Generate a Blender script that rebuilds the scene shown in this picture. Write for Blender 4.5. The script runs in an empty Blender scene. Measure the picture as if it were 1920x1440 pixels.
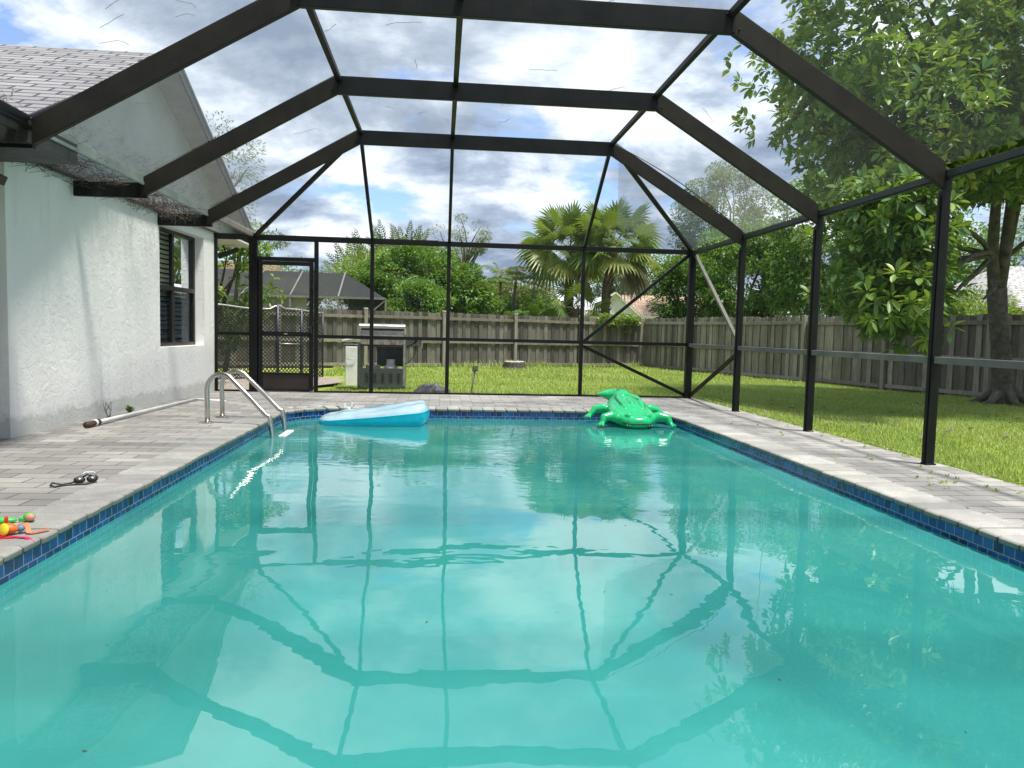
import bpy, bmesh, math, random
import numpy as np
from mathutils import Vector, Matrix
R = math.radians
random.seed(7)
rng = np.random.default_rng(11)
scene = bpy.context.scene
col = scene.collection

# ------------------------------------------------------------------ camera
YAW, PITCH, ROLL = 0.0961, 0.0696, 0.0233
cd = bpy.data.cameras.new('camera'); cam = bpy.data.objects.new('camera', cd); col.objects.link(cam)
cd.sensor_width = 36.0; cd.lens = 1400 / 1920 * 36.0
cd.clip_start = 0.05; cd.clip_end = 2000
fwd = Vector((math.sin(YAW) * math.cos(PITCH), math.cos(YAW) * math.cos(PITCH), -math.sin(PITCH)))
right = Vector((math.cos(YAW), -math.sin(YAW), 0)); up = right.cross(fwd)
r2 = right * math.cos(ROLL) + up * math.sin(ROLL)
u2 = -right * math.sin(ROLL) + up * math.cos(ROLL)
m = Matrix((r2, u2, -fwd)).transposed().to_4x4(); m.translation = Vector((0, 0, 1.0))
cam.matrix_world = m
scene.camera = cam

# ------------------------------------------------------------------ render / colour
scene.render.engine = 'CYCLES'
scene.cycles.max_bounces = 8; scene.cycles.diffuse_bounces = 3; scene.cycles.glossy_bounces = 4
scene.cycles.transmission_bounces = 4; scene.cycles.transparent_max_bounces = 24
scene.cycles.caustics_reflective = False; scene.cycles.caustics_refractive = False
scene.view_settings.view_transform = 'Standard'; scene.view_settings.look = 'None'
scene.view_settings.exposure = 1.24; scene.view_settings.gamma = 1.0

# ------------------------------------------------------------------ world : Nishita sky with broken cloud
SUN_EL, SUN_AZ = R(71), R(132)      # azimuth clockwise from +Y : high, behind the camera to the right
w = bpy.data.worlds.new('World'); scene.world = w; w.use_nodes = True
nt = w.node_tree; nt.nodes.clear(); N = nt.nodes.new; L = nt.links.new
sky = N('ShaderNodeTexSky'); sky.sky_type = 'NISHITA'; sky.sun_disc = False
sky.sun_elevation = SUN_EL; sky.sun_rotation = SUN_AZ; sky.air_density = 1.4; sky.dust_density = 0.6; sky.ozone_density = 2.5
tc = N('ShaderNodeTexCoord'); sep = N('ShaderNodeSeparateXYZ'); L(tc.outputs['Generated'], sep.inputs[0])
def wm(op, a, b=None, c=None):
    n = N('ShaderNodeMath'); n.operation = op
    for i, v in enumerate((a, b, c)):
        if v is None: continue
        if isinstance(v, (int, float)): n.inputs[i].default_value = v
        else: L(v, n.inputs[i])
    return n.outputs[0]
zc = wm('MAXIMUM', sep.outputs['Z'], 0.0); zc = wm('ADD', zc, 0.26)
comb = N('ShaderNodeCombineXYZ'); L(wm('DIVIDE', sep.outputs['X'], zc), comb.inputs[0]); L(wm('DIVIDE', sep.outputs['Y'], zc), comb.inputs[1])
def wnoise(scale, detail, rough, off, dist=0.0):
    mp = N('ShaderNodeMapping'); mp.inputs['Location'].default_value = off; L(comb.outputs[0], mp.inputs['Vector'])
    n = N('ShaderNodeTexNoise'); n.inputs['Scale'].default_value = scale; n.inputs['Detail'].default_value = detail
    n.inputs['Roughness'].default_value = rough; n.inputs['Distortion'].default_value = dist
    L(mp.outputs[0], n.inputs['Vector']); return n.outputs['Fac']
def wramp(f, stops):
    r = N('ShaderNodeValToRGB'); L(f, r.inputs[0]); e = r.color_ramp.elements
    while len(e) < len(stops): e.new(0.5)
    for q, (p, c) in zip(e, stops): q.position = p; q.color = c if len(c) == 4 else (*c, 1)
    return r.outputs[0]
cover = wramp(wnoise(2.1, 9, 0.58, (3.1, 1.7, 0.4), 0.1), [(0.36, (0, 0, 0)), (0.45, (1, 1, 1))])
shade = wramp(wnoise(2.6, 9, 0.58, (0.6, 4.2, 2.0), 0.15), [(0.36, (0.20, 0.26, 0.37)), (0.46, (0.36, 0.43, 0.54)), (0.54, (0.62, 0.69, 0.79)), (0.61, (0.86, 0.89, 0.94))])
bluesky = N('ShaderNodeMix'); bluesky.data_type = 'RGBA'; bluesky.blend_type = 'MULTIPLY'; bluesky.inputs[0].default_value = 1.0
L(sky.outputs[0], bluesky.inputs[6]); bluesky.inputs[7].default_value = (0.10, 0.115, 0.15, 1)
mixc = N('ShaderNodeMix'); mixc.data_type = 'RGBA'; L(cover, mixc.inputs[0]); L(bluesky.outputs[2], mixc.inputs[6]); L(shade, mixc.inputs[7])
bg = N('ShaderNodeBackground'); bg.inputs['Strength'].default_value = 0.64; L(mixc.outputs[2], bg.inputs['Color'])
wo = N('ShaderNodeOutputWorld'); L(bg.outputs[0], wo.inputs['Surface'])

sd = bpy.data.lights.new('sun', 'SUN'); sd.energy = 3.0; sd.angle = R(8); sd.color = (1.0, 0.95, 0.86)
sun = bpy.data.objects.new('sun', sd); col.objects.link(sun)
sdir = Vector((math.sin(SUN_AZ) * math.cos(SUN_EL), math.cos(SUN_AZ) * math.cos(SUN_EL), math.sin(SUN_EL)))
sun.rotation_euler = sdir.to_track_quat('Z', 'Y').to_euler(); sun.location = sdir * 40

# ------------------------------------------------------------------ material helper
class Mat:
    def __init__(s, name):
        s.m = bpy.data.materials.new(name); s.m.use_nodes = True; s.t = s.m.node_tree; s.t.nodes.clear()
        s.out = s.n('ShaderNodeOutputMaterial')
    def n(s, typ, **kw):
        nd = s.t.nodes.new(typ)
        for k, v in kw.items(): setattr(nd, k, v)
        return nd
    def l(s, a, b): s.t.links.new(a, b)
    def setv(s, inp, v):
        if v is None: return
        if hasattr(v, 'links') or isinstance(v, bpy.types.NodeSocket): s.l(v, inp)
        else:
            if isinstance(v, tuple) and len(v) == 3 and inp.type == 'RGBA': v = (*v, 1)
            inp.default_value = v
    def coord(s, kind='Object', scale=(1, 1, 1), loc=(0, 0, 0), rot=(0, 0, 0)):
        t = s.n('ShaderNodeTexCoord'); mp = s.n('ShaderNodeMapping')
        mp.inputs['Scale'].default_value = scale; mp.inputs['Location'].default_value = loc; mp.inputs['Rotation'].default_value = rot
        s.l(t.outputs[kind], mp.inputs['Vector']); return mp.outputs[0]
    def noise(s, scale, detail=4, rough=0.55, vec=None, dist=0.0, out='Fac'):
        nd = s.n('ShaderNodeTexNoise'); nd.inputs['Scale'].default_value = scale; nd.inputs['Detail'].default_value = detail
        nd.inputs['Roughness'].default_value = rough; nd.inputs['Distortion'].default_value = dist
        s.l(vec if vec is not None else s.coord(), nd.inputs['Vector']); return nd.outputs[out]
    def ramp(s, f, stops):
        r = s.n('ShaderNodeValToRGB'); s.l(f, r.inputs[0]); e = r.color_ramp.elements
        while len(e) < len(stops): e.new(0.5)
        for q, (p, c) in zip(e, stops): q.position = p; q.color = (*c, 1) if isinstance(c, tuple) else (c, c, c, 1)
        return r.outputs[0]
    def mix(s, f, a, b, blend='MIX'):
        nd = s.n('ShaderNodeMix', data_type='RGBA', blend_type=blend)
        s.setv(nd.inputs[0], f); s.setv(nd.inputs[6], a); s.setv(nd.inputs[7], b); return nd.outputs[2]
    def math(s, op, a, b=None):
        nd = s.n('ShaderNodeMath', operation=op); s.setv(nd.inputs[0], a); s.setv(nd.inputs[1], b); return nd.outputs[0]
    def bump(s, h, strength=0.3, dist=0.01, normal=None):
        b = s.n('ShaderNodeBump'); b.inputs['Strength'].default_value = strength; b.inputs['Distance'].default_value = dist
        s.l(h, b.inputs['Height'])
        if normal is not None: s.l(normal, b.inputs['Normal'])
        return b.outputs[0]
    def pbr(s, color, rough=0.5, metal=0.0, normal=None, spec=0.5, **kw):
        p = s.n('ShaderNodeBsdfPrincipled'); s.setv(p.inputs['Base Color'], color); s.setv(p.inputs['Roughness'], rough)
        s.setv(p.inputs['Metallic'], metal); s.setv(p.inputs['Specular IOR Level'], spec)
        for k, v in kw.items(): s.setv(p.inputs[k.replace('_', ' ')], v)
        if normal is not None: s.l(normal, p.inputs['Normal'])
        return p.outputs[0]
    def done(s, sh): s.l(sh, s.out.inputs['Surface']); return s.m
    def mixsh(s, f, a, b):
        x = s.n('ShaderNodeMixShader'); s.setv(x.inputs[0], f); s.l(a, x.inputs[1]); s.l(b, x.inputs[2]); return x.outputs[0]

def plain(name, c, rough=0.5, metal=0.0, var=0.12, scale=6.0, bump=0.0, spec=0.5):
    M = Mat(name); f = M.noise(scale, 5, 0.6)
    c2 = tuple(min(1, x * (1 + var * 1.5)) for x in c); c1 = tuple(x * (1 - var * 1.5) for x in c)
    cc = M.ramp(f, [(0.3, c1), (0.7, c2)])
    nrm = M.bump(M.noise(scale * 8, 4), bump, 0.01) if bump else None
    rr = M.ramp(M.noise(scale * 1.7, 4), [(0.3, max(0.02, rough - 0.08)), (0.7, min(1, rough + 0.08))])
    return M.done(M.pbr(cc, rr, metal, nrm, spec))

def bronze(name, c, dust, rough=0.42):
    # painted aluminium: brown black coat with dust, streaks and chalking
    M = Mat(name); v = M.coord(scale=(1, 1, 1))
    f = M.noise(3.0, 6, 0.65, v); g = M.noise(38, 3, 0.6, v)
    a = M.mix(M.ramp(f, [(0.35, 0.0), (0.75, 1.0)]), c, dust)
    b = M.mix(M.ramp(g, [(0.68, 0.0), (0.74, 0.3)]), a, (0.09, 0.085, 0.07))
    return M.done(M.pbr(b, M.ramp(f, [(0.3, rough - 0.1), (0.8, rough + 0.15)]), 0.0, M.bump(g, 0.04, 0.004), 0.22))
BRONZE = bronze('bronze_paint', (0.0045, 0.0055, 0.006), (0.010, 0.011, 0.010))
BRONZE_BROWN = bronze('brown_bronze_paint', (0.009, 0.008, 0.006), (0.024, 0.020, 0.013), 0.55)  # lighter, browner bronze for slope beams, outer purlins and one brace
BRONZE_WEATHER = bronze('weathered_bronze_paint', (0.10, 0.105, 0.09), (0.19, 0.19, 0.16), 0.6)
BRONZE_LIT = bronze('lit_bronze_paint', (0.035, 0.038, 0.036), (0.075, 0.078, 0.07), 0.6)  # eave rail bronze lightened: the daylight on it is put into the colour
GUTTER = bronze('oxidised_gutter_paint', (0.16, 0.19, 0.18), (0.28, 0.31, 0.29), 0.55)

def screen_mat(name, op, c, streak=0.06, wr=0.0):
    M = Mat(name); v = M.coord(scale=(2.0, 9, 5)); f = M.noise(2.2, 6, 0.7, v, 0.6)
    fac = M.ramp(f, [(0.3, max(0.0, op - streak)), (0.72, op + streak)])
    d = M.n('ShaderNodeBsdfDiffuse'); M.setv(d.inputs[0], c); t = M.n('ShaderNodeBsdfTranslucent'); M.setv(t.inputs[0], c)
    tr = M.n('ShaderNodeBsdfTransparent'); tr.inputs[0].default_value = (1, 1, 1, 1)
    return M.done(M.mixsh(fac, tr.outputs[0], M.mixsh(0.5, d.outputs[0], t.outputs[0])))
SCREEN_ROOF = screen_mat('roof_screen_mesh', 0.24, (0.33, 0.35, 0.36), 0.04)
SCREEN_SLOPE = screen_mat('side_roof_screen_mesh', 0.06, (0.26, 0.28, 0.28), 0.015)
SCREEN_WALL = screen_mat('wall_screen_mesh', 0.07, (0.10, 0.11, 0.11), 0.02)
SCREEN_DIRTY = screen_mat('dirty_screen_mesh', 0.46, (0.34, 0.37, 0.35), 0.12)
SCREEN_FOLD = screen_mat('doubled_screen_mesh', 0.30, (0.14, 0.17, 0.20), 0.03)

def stucco():
    M = Mat('stucco'); v = M.coord()
    w1 = M.noise(9, 5, 0.6, v, 1.2); vo = M.n('ShaderNodeTexVoronoi', feature='DISTANCE_TO_EDGE'); vo.inputs['Scale'].default_value = 7
    dv = M.mix(0.25, v, M.noise(3, 4, 0.6, v, 0.8, 'Color')); M.l(dv, vo.inputs['Vector'])
    h = M.math('ADD', M.math('MULTIPLY', w1, 0.8), M.math('MULTIPLY', M.ramp(vo.outputs[0], [(0.0, 0.0), (0.03, 1.0)]), 0.12))
    h = M.math('ADD', h, M.math('MULTIPLY', M.noise(60, 4, 0.6, v), 0.16))
    dirt = M.noise(0.9, 6, 0.65, M.coord(scale=(1, 1, 0.35)))
    c = M.mix(M.ramp(dirt, [(0.3, 0.0), (0.8, 1.0)]), (0.84, 0.84, 0.82), (0.70, 0.71, 0.69))
    sp = M.noise(22, 6, 0.7, v); c = M.mix(M.ramp(sp, [(0.64, 0.0), (0.72, 0.6)]), c, (0.46, 0.49, 0.47))
    sz = M.n('ShaderNodeSeparateXYZ'); M.l(v, sz.inputs[0])
    low = M.ramp(M.math('ADD', sz.outputs['Z'], M.math('MULTIPLY', M.noise(7, 6, 0.7, v), -0.28)), [(0.0, 0.45), (0.025, 0.22), (0.07, 0.0)])     # splash stains on the lowest course
    c = M.mix(low, c, (0.30, 0.31, 0.27))
    drip = M.noise(6, 5, 0.6, M.coord(scale=(2.2, 2.2, 0.10))); c = M.mix(M.math('MULTIPLY', M.ramp(drip, [(0.56, 0.0), (0.70, 0.5)]), M.ramp(M.noise(1.6, 3, 0.5, v), [(0.4, 0.0), (0.65, 1.0)])), c, (0.50, 0.54, 0.50))
    return M.done(M.pbr(c, 0.85, 0, M.bump(h, 0.42, 0.025), 0.3))
STUCCO = stucco()

def paver():
    M = Mat('concrete_paver'); v = M.coord()
    vv = M.mix(0.006, v, M.noise(2.5, 3, 0.5, v, 0, 'Color'))
    b = M.n('ShaderNodeTexBrick'); M.l(vv, b.inputs['Vector']); b.offset = 0.5
    b.inputs['Scale'].default_value = 1.0; b.inputs['Brick Width'].default_value = 0.30; b.inputs['Row Height'].default_value = 0.15
    b.inputs['Mortar Size'].default_value = 0.0048; b.inputs['Mortar Smooth'].default_value = 0.3
    b.inputs['Color1'].default_value = (0, 0, 0, 1); b.inputs['Color2'].default_value = (1, 1, 1, 1); b.inputs['Mortar'].default_value = (0.4, 0.4, 0.4, 1)
    base = M.ramp(b.outputs['Color'], [(0.0, (0.24, 0.232, 0.22)), (0.35, (0.30, 0.29, 0.275)), (0.7, (0.355, 0.342, 0.325)), (1.0, (0.42, 0.405, 0.385))])
    st = M.noise(1.3, 7, 0.65, v); base = M.mix(M.ramp(st, [(0.35, 0.55), (0.6, 0.0)]), base, (0.22, 0.215, 0.205))
    gr = M.noise(140, 3, 0.7, v); base = M.mix(0.35, base, M.ramp(gr, [(0.35, 0.14), (0.65, 0.62)]), 'OVERLAY')
    sp = M.noise(17, 5, 0.7, v); base = M.mix(M.ramp(sp, [(0.62, 0.0), (0.75, 0.45)]), base, (0.15, 0.145, 0.13))
    c = M.mix(b.outputs['Fac'], base, (0.075, 0.07, 0.06))
    h = M.math('SUBTRACT', M.math('MULTIPLY', gr, 0.12), b.outputs['Fac'])
    h = M.math('ADD', h, M.math('MULTIPLY', b.outputs['Color'], 0.25))
    return M.done(M.pbr(c, 0.85, 0, M.bump(h, 0.6, 0.006), 0.3))
PAVER = paver()
def coping_mat():
    M = Mat('coping_stone'); v = M.coord(); gi = M.n('ShaderNodeAttribute'); gi.attribute_name = 'tint'
    base = M.ramp(gi.outputs['Fac'], [(0.0, (0.31, 0.30, 0.285)), (0.5, (0.38, 0.37, 0.35)), (1.0, (0.46, 0.445, 0.425))])
    gr = M.noise(120, 3, 0.7, v); base = M.mix(0.35, base, M.ramp(gr, [(0.35, 0.14), (0.65, 0.62)]), 'OVERLAY')
    st = M.noise(6, 6, 0.65, v); base = M.mix(M.ramp(st, [(0.4, 0.5), (0.6, 0.0)]), base, (0.24, 0.245, 0.22))
    sz = M.n('ShaderNodeSeparateXYZ'); M.l(v, sz.inputs[0])
    mil = M.math('ADD', sz.outputs['Z'], M.math('MULTIPLY', M.noise(23, 5, 0.7, v), 0.014))      # mildew growing on the wetted front edge
    base = M.mix(M.ramp(M.math('ADD', mil, 0.03), [(0.018, 0.75), (0.034, 0.0)]), base, (0.13, 0.155, 0.12))
    return M.done(M.pbr(base, 0.85, 0, M.bump(gr, 0.3, 0.004), 0.3))
COPING = coping_mat()

def tile_mat():
    M = Mat('glazed_pool_tile'); a = M.n('ShaderNodeAttribute'); a.attribute_name = 'UVMap'
    uv = M.n('ShaderNodeUVMap'); b = M.n('ShaderNodeTexBrick'); M.l(uv.outputs[0], b.inputs['Vector'])
    b.offset = 0.5; b.inputs['Scale'].default_value = 1; b.inputs['Brick Width'].default_value = 0.075; b.inputs['Row Height'].default_value = 0.06
    b.inputs['Mortar Size'].default_value = 0.0022; b.inputs['Mortar Smooth'].default_value = 0.1
    b.inputs['Color1'].default_value = (0, 0, 0, 1); b.inputs['Color2'].default_value = (1, 1, 1, 1); b.inputs['Mortar'].default_value = (0.4, 0.4, 0.4, 1)
    c = M.ramp(b.outputs['Color'], [(0.0, (0.004, 0.012, 0.075)), (0.3, (0.006, 0.028, 0.16)), (0.55, (0.008, 0.06, 0.25)), (1.0, (0.012, 0.10, 0.33))])
    f = M.noise(14, 4, 0.6, uv.outputs[0]); c = M.mix(M.ramp(f, [(0.45, 0.0), (0.8, 0.5)]), c, (0.02, 0.13, 0.34))
    c = M.mix(b.outputs['Fac'], c, (0.30, 0.36, 0.40))
    return M.done(M.pbr(c, M.ramp(b.outputs['Fac'], [(0.0, 0.12), (1.0, 0.7)]), 0, M.bump(M.math('MULTIPLY', b.outputs['Fac'], -1.0), 0.4, 0.003)))
TILE = tile_mat()
def plaster():
    M = Mat('pool_plaster'); v = M.coord(); f = M.noise(0.8, 6, 0.62, v, 0.8)
    c = M.ramp(f, [(0.25, (0.50, 0.64, 0.62)), (0.5, (0.64, 0.78, 0.76)), (0.75, (0.76, 0.88, 0.86))])
    g = M.noise(14, 7, 0.8, v); c = M.mix(M.ramp(g, [(0.60, 0.0), (0.78, 0.35)]), c, (0.30, 0.45, 0.42))
    return M.done(M.pbr(c, 0.8, 0, None, 0.2))
PLASTER = plaster()
def water_mat():
    M = Mat('pool_water'); v = M.coord()
    big = M.noise(0.62, 1.5, 0.4, M.coord(scale=(1.0, 1.0, 1)), 0.3); mid = M.noise(2.6, 3, 0.5, M.coord(scale=(0.8, 0.9, 1)), 0.2)
    fine = M.noise(9, 2, 0.5, M.coord(scale=(0.45, 1.5, 1)))
    # ripples grow towards the far end, where the return jets stir the surface
    sp = M.n('ShaderNodeSeparateXYZ'); M.l(v, sp.inputs[0])
    k = M.n('ShaderNodeMapRange'); M.l(sp.outputs['Y'], k.inputs[0]); k.inputs[1].default_value = 4.5; k.inputs[2].default_value = 8.5
    k.inputs[3].default_value = 0.02; k.inputs[4].default_value = 1.0
    k2 = M.n('ShaderNodeMapRange'); M.l(sp.outputs['Y'], k2.inputs[0]); k2.inputs[1].default_value = 2.5; k2.inputs[2].default_value = 8.0
    k2.inputs[3].default_value = 0.42; k2.inputs[4].default_value = 1.0
    h = M.math('ADD', M.math('MULTIPLY', big, 0.0195), M.math('MULTIPLY', M.math('MULTIPLY', mid, k2.outputs[0]), 0.0034))
    h = M.math('ADD', h, M.math('MULTIPLY', M.math('MULTIPLY', fine, k.outputs[0]), 0.0022))
    nrm = M.bump(h, 1.0, 1.0)
    fr = M.n('ShaderNodeFresnel'); fr.inputs['IOR'].default_value = 1.78; M.l(nrm, fr.inputs['Normal'])
    gl = M.n('ShaderNodeBsdfGlossy'); gl.inputs['Roughness'].default_value = 0.0; gl.inputs['Color'].default_value = (1, 1, 1, 1); M.l(nrm, gl.inputs['Normal'])
    tr = M.n('ShaderNodeBsdfTransparent'); tr.inputs[0].default_value = (0.76, 0.96, 0.95, 1)
    df = M.n('ShaderNodeBsdfDiffuse'); cl_ = M.noise(0.55, 6, 0.6, v, 0.6)      # cloudy, unevenly mixed water
    M.l(M.ramp(cl_, [(0.3, (0.032, 0.28, 0.265)), (0.5, (0.050, 0.36, 0.34)), (0.72, (0.085, 0.43, 0.405))]), df.inputs[0])
    body = M.mixsh(0.58, tr.outputs[0], df.outputs[0])
    sh = M.mixsh(fr.outputs[0], body, gl.outputs[0])
    va = M.n('ShaderNodeVolumeAbsorption'); va.inputs['Color'].default_value = (0.10, 0.82, 0.77, 1); va.inputs['Density'].default_value = 0.42
    M.l(va.outputs[0], M.out.inputs['Volume'])
    return M.done(sh)
WATER = water_mat()

def shingle(name, c0, c1, roty=0.0):
    M = Mat(name); uv = M.n('ShaderNodeUVMap'); b = M.n('ShaderNodeTexBrick'); M.l(uv.outputs[0], b.inputs['Vector']); b.offset = 0.37
    b.inputs['Scale'].default_value = 1; b.inputs['Brick Width'].default_value = 0.34; b.inputs['Row Height'].default_value = 0.14
    b.inputs['Mortar Size'].default_value = 0.016; b.inputs['Mortar Smooth'].default_value = 0.2
    b.inputs['Color1'].default_value = (0, 0, 0, 1); b.inputs['Color2'].default_value = (1, 1, 1, 1); b.inputs['Mortar'].default_value = (0.3, 0.3, 0.3, 1)
    c = M.ramp(b.outputs['Color'], [(0, c0), (1, c1)]); gr = M.noise(90, 4, 0.7); c = M.mix(0.4, c, M.ramp(gr, [(0.3, 0.2), (0.7, 0.75)]), 'OVERLAY')
    c = M.mix(b.outputs['Fac'], c, tuple(x * 0.13 for x in c0))
    return M.done(M.pbr(c, 0.9, 0, M.bump(M.math('SUBTRACT', M.math('MULTIPLY', b.outputs['Color'], 0.5), b.outputs['Fac']), 0.7, 0.012), 0.2))
SHINGLE = shingle('grey_shingle', (0.19, 0.18, 0.195), (0.30, 0.29, 0.305))
SHINGLE_TAN = shingle('tan_shingle', (0.42, 0.29, 0.22), (0.60, 0.44, 0.34))
SHINGLE_PALE = shingle('pale_shingle', (0.42, 0.42, 0.42), (0.58, 0.58, 0.58))

def wood_fence(name, c0, c1, c2):
    M = Mat(name); a = M.n('ShaderNodeAttribute'); a.attribute_name = 'tint'
    c = M.ramp(a.outputs['Fac'], [(0.0, c0), (0.5, c1), (1.0, c2)])
    g = M.noise(5, 8, 0.7, M.coord(scale=(9, 9, 0.6)), 0.6); c = M.mix(0.75, c, M.ramp(g, [(0.3, 0.18), (0.7, 0.72)]), 'OVERLAY')
    st = M.noise(1.1, 6, 0.7, M.coord(scale=(1.5, 1.5, 1))); c = M.mix(M.ramp(st, [(0.5, 0.0), (0.75, 0.55)]), c, (0.055, 0.05, 0.04))
    al = M.noise(2.3, 5, 0.7); c = M.mix(M.ramp(al, [(0.56, 0.0), (0.72, 0.3)]), c, (0.095, 0.10, 0.065))
    return M.done(M.pbr(c, 0.9, 0, M.bump(g, 0.5, 0.01), 0.2))
WOOD_LIT = wood_fence('lit_weathered_cedar', (0.11, 0.102, 0.085), (0.215, 0.20, 0.165), (0.34, 0.315, 0.265))  # right fence: brightened copy, light put into the colour against the tree shade
WOOD_SHADED = wood_fence('shaded_weathered_cedar', (0.065, 0.062, 0.055), (0.135, 0.128, 0.112), (0.25, 0.235, 0.205))  # back fence: darker copy of the same boards, shade put into the colour
WOOD_RAIL = wood_fence('weathered_rail', (0.20, 0.18, 0.14), (0.26, 0.235, 0.19), (0.32, 0.30, 0.25))

def leaf_mat(name, stops, rough=0.42, trans=0.35, spec=0.5):
    M = Mat(name); a = M.n('ShaderNodeAttribute'); a.attribute_name = 'tint'
    c = M.ramp(a.outputs['Fac'], stops)
    b = M.pbr(c, rough, 0, None, spec); t = M.n('ShaderNodeBsdfTranslucent')
    M.l(M.mix(0.6, c, (0.30, 0.42, 0.03), 'MIX'), t.inputs[0])
    return M.done(M.mixsh(trans, b, t.outputs[0]))
LEAF_BIG = leaf_mat('broad_leaf', [(0, (0.025, 0.075, 0.016)), (0.45, (0.06, 0.15, 0.026)), (0.8, (0.15, 0.26, 0.045)), (1, (0.32, 0.40, 0.09))], 0.38, 0.3)
LEAF_MID = leaf_mat('bush_leaf', [(0, (0.03, 0.10, 0.018)), (0.5, (0.085, 0.21, 0.035)), (1, (0.20, 0.36, 0.09))], 0.45, 0.3)
LEAF_OLIVE = leaf_mat('olive_leaf', [(0, (0.045, 0.065, 0.03)), (0.5, (0.09, 0.12, 0.055)), (1, (0.17, 0.19, 0.09))], 0.5, 0.3)
LEAF_LIME = leaf_mat('lime_leaf', [(0, (0.08, 0.16, 0.02)), (0.5, (0.18, 0.30, 0.04)), (1, (0.38, 0.50, 0.10))], 0.45, 0.35)
LEAF_PALM = leaf_mat('palm_leaf', [(0, (0.05, 0.085, 0.03)), (0.5, (0.10, 0.17, 0.04)), (0.8, (0.19, 0.25, 0.06)), (1, (0.34, 0.33, 0.12))], 0.42, 0.3)
LEAF_DEAD = leaf_mat('dry_palm_leaf', [(0, (0.10, 0.085, 0.06)), (0.5, (0.20, 0.17, 0.13)), (1, (0.34, 0.31, 0.26))], 0.8, 0.15)
GRASS = leaf_mat('grass_blade', [(0, (0.15, 0.26, 0.045)), (0.5, (0.31, 0.42, 0.09)), (0.85, (0.45, 0.52, 0.15)), (1, (0.60, 0.57, 0.30))], 0.6, 0.35)
BARK = plain('bark', (0.075, 0.068, 0.055), 0.9, 0, 0.4, 9, 0.9)
BARK_PALM = plain('palm_bark', (0.10, 0.08, 0.06), 0.95, 0, 0.4, 14, 1.0)
def lawn_mat():
    M = Mat('lawn'); v = M.coord(); f = M.noise(0.55, 6, 0.6, v); g = M.noise(30, 5, 0.75, v)
    c = M.ramp(f, [(0.3, (0.20, 0.27, 0.03)), (0.5, (0.27, 0.33, 0.05)), (0.7, (0.36, 0.37, 0.09))])
    c = M.mix(0.7, c, M.ramp(g, [(0.3, 0.12), (0.7, 0.75)]), 'OVERLAY')
    d = M.noise(3.3, 6, 0.7, v); c = M.mix(M.ramp(d, [(0.62, 0.0), (0.74, 0.55)]), c, (0.20, 0.16, 0.10))
    return M.done(M.pbr(c, 0.95, 0, M.bump(g, 0.9, 0.03), 0.1))
LAWN = lawn_mat()
SOIL = plain('dark_soil', (0.05, 0.042, 0.032), 0.95, 0, 0.4, 12, 0.8)
MULCH = plain('pale_gravel_ground', (0.27, 0.235, 0.20), 0.95, 0, 0.35, 22, 0.9)
STEEL = plain('brushed_steel', (0.52, 0.50, 0.47), 0.30, 1.0, 0.03, 3)
STEEL_DULL = plain('dull_stainless', (0.36, 0.36, 0.36), 0.42, 0.8, 0.2, 8, 0.1)
GRILL_GREY = plain('grill_grey_paint', (0.055, 0.065, 0.068), 0.5, 0.2, 0.15, 6)
BLACK = plain('black_plastic', (0.012, 0.012, 0.012), 0.4, 0, 0.2, 8)
WHITE_PL = plain('white_plastic', (0.72, 0.74, 0.72), 0.35, 0, 0.05, 8)
TANK = plain('white_tank_enamel', (0.62, 0.63, 0.62), 0.35, 0, 0.1, 8)
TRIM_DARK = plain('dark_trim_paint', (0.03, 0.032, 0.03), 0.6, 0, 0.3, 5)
TRIM_TAUPE = plain('taupe_trim_paint', (0.24, 0.21, 0.19), 0.7, 0, 0.15, 5)
TRIM_WHITE = plain('white_trim_paint', (0.70, 0.70, 0.67), 0.6, 0, 0.08, 5)
PALE_WALL = plain('pale_wall_paint', (0.66, 0.68, 0.70), 0.8, 0, 0.06, 3)
POLE_GREY = plain('pale_pole_enamel', (0.58, 0.58, 0.57), 0.4, 0, 0.1, 8)
RUST = plain('brown_rubber_grip', (0.07, 0.035, 0.028), 0.7, 0, 0.5, 40, 0.5)
COVER = plain('grey_cover_cloth', (0.085, 0.08, 0.095), 0.5, 0, 0.25, 7, 0.3)
STUMP = plain('sawn_wood', (0.42, 0.38, 0.32), 0.9, 0, 0.3, 14, 0.7)
BLIND = plain('blind_slat', (0.80, 0.76, 0.64), 0.6, 0, 0.1, 5)
NEEDLE = plain('pine_needle', (0.045, 0.034, 0.027), 0.8, 0, 0.4, 8)
MEMBRANE = plain('far_cage_cloth', (0.11, 0.115, 0.12), 0.8, 0, 0.12, 3)
def vinyl(name, c, trans=0.25, rough=0.2, c2=None, sc=9):
    M = Mat(name); f = M.noise(sc, 4, 0.6); cc = M.ramp(f, [(0.35, c), (0.68, c2 or tuple(min(1, x * 1.2) for x in c))])
    b = M.pbr(cc, rough, 0, M.bump(M.noise(26, 3), 0.15, 0.01), 0.5, Coat_Weight=0.4, Coat_Roughness=0.1)
    t = M.n('ShaderNodeBsdfTranslucent'); M.l(cc, t.inputs[0]); return M.done(M.mixsh(trans, b, t.outputs[0]))
VINYL_GREEN = vinyl('green_vinyl', (0.012, 0.50, 0.16), 0.2, 0.2, (0.02, 0.62, 0.24))
VINYL_GREEN_DARK = vinyl('dark_green_vinyl', (0.006, 0.26, 0.07), 0.2, 0.3)
VINYL_BLUE = vinyl('aqua_vinyl', (0.01, 0.66, 0.88), 0.35, 0.15, (0.03, 0.76, 0.94))
VINYL_CLEAR = vinyl('frosted_clear_vinyl', (0.55, 0.78, 0.88), 0.4, 0.12, (0.86, 0.92, 0.96), 5)
def flat(name, c, rough=0.4): return plain(name, c, rough, 0, 0.08, 20)
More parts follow.
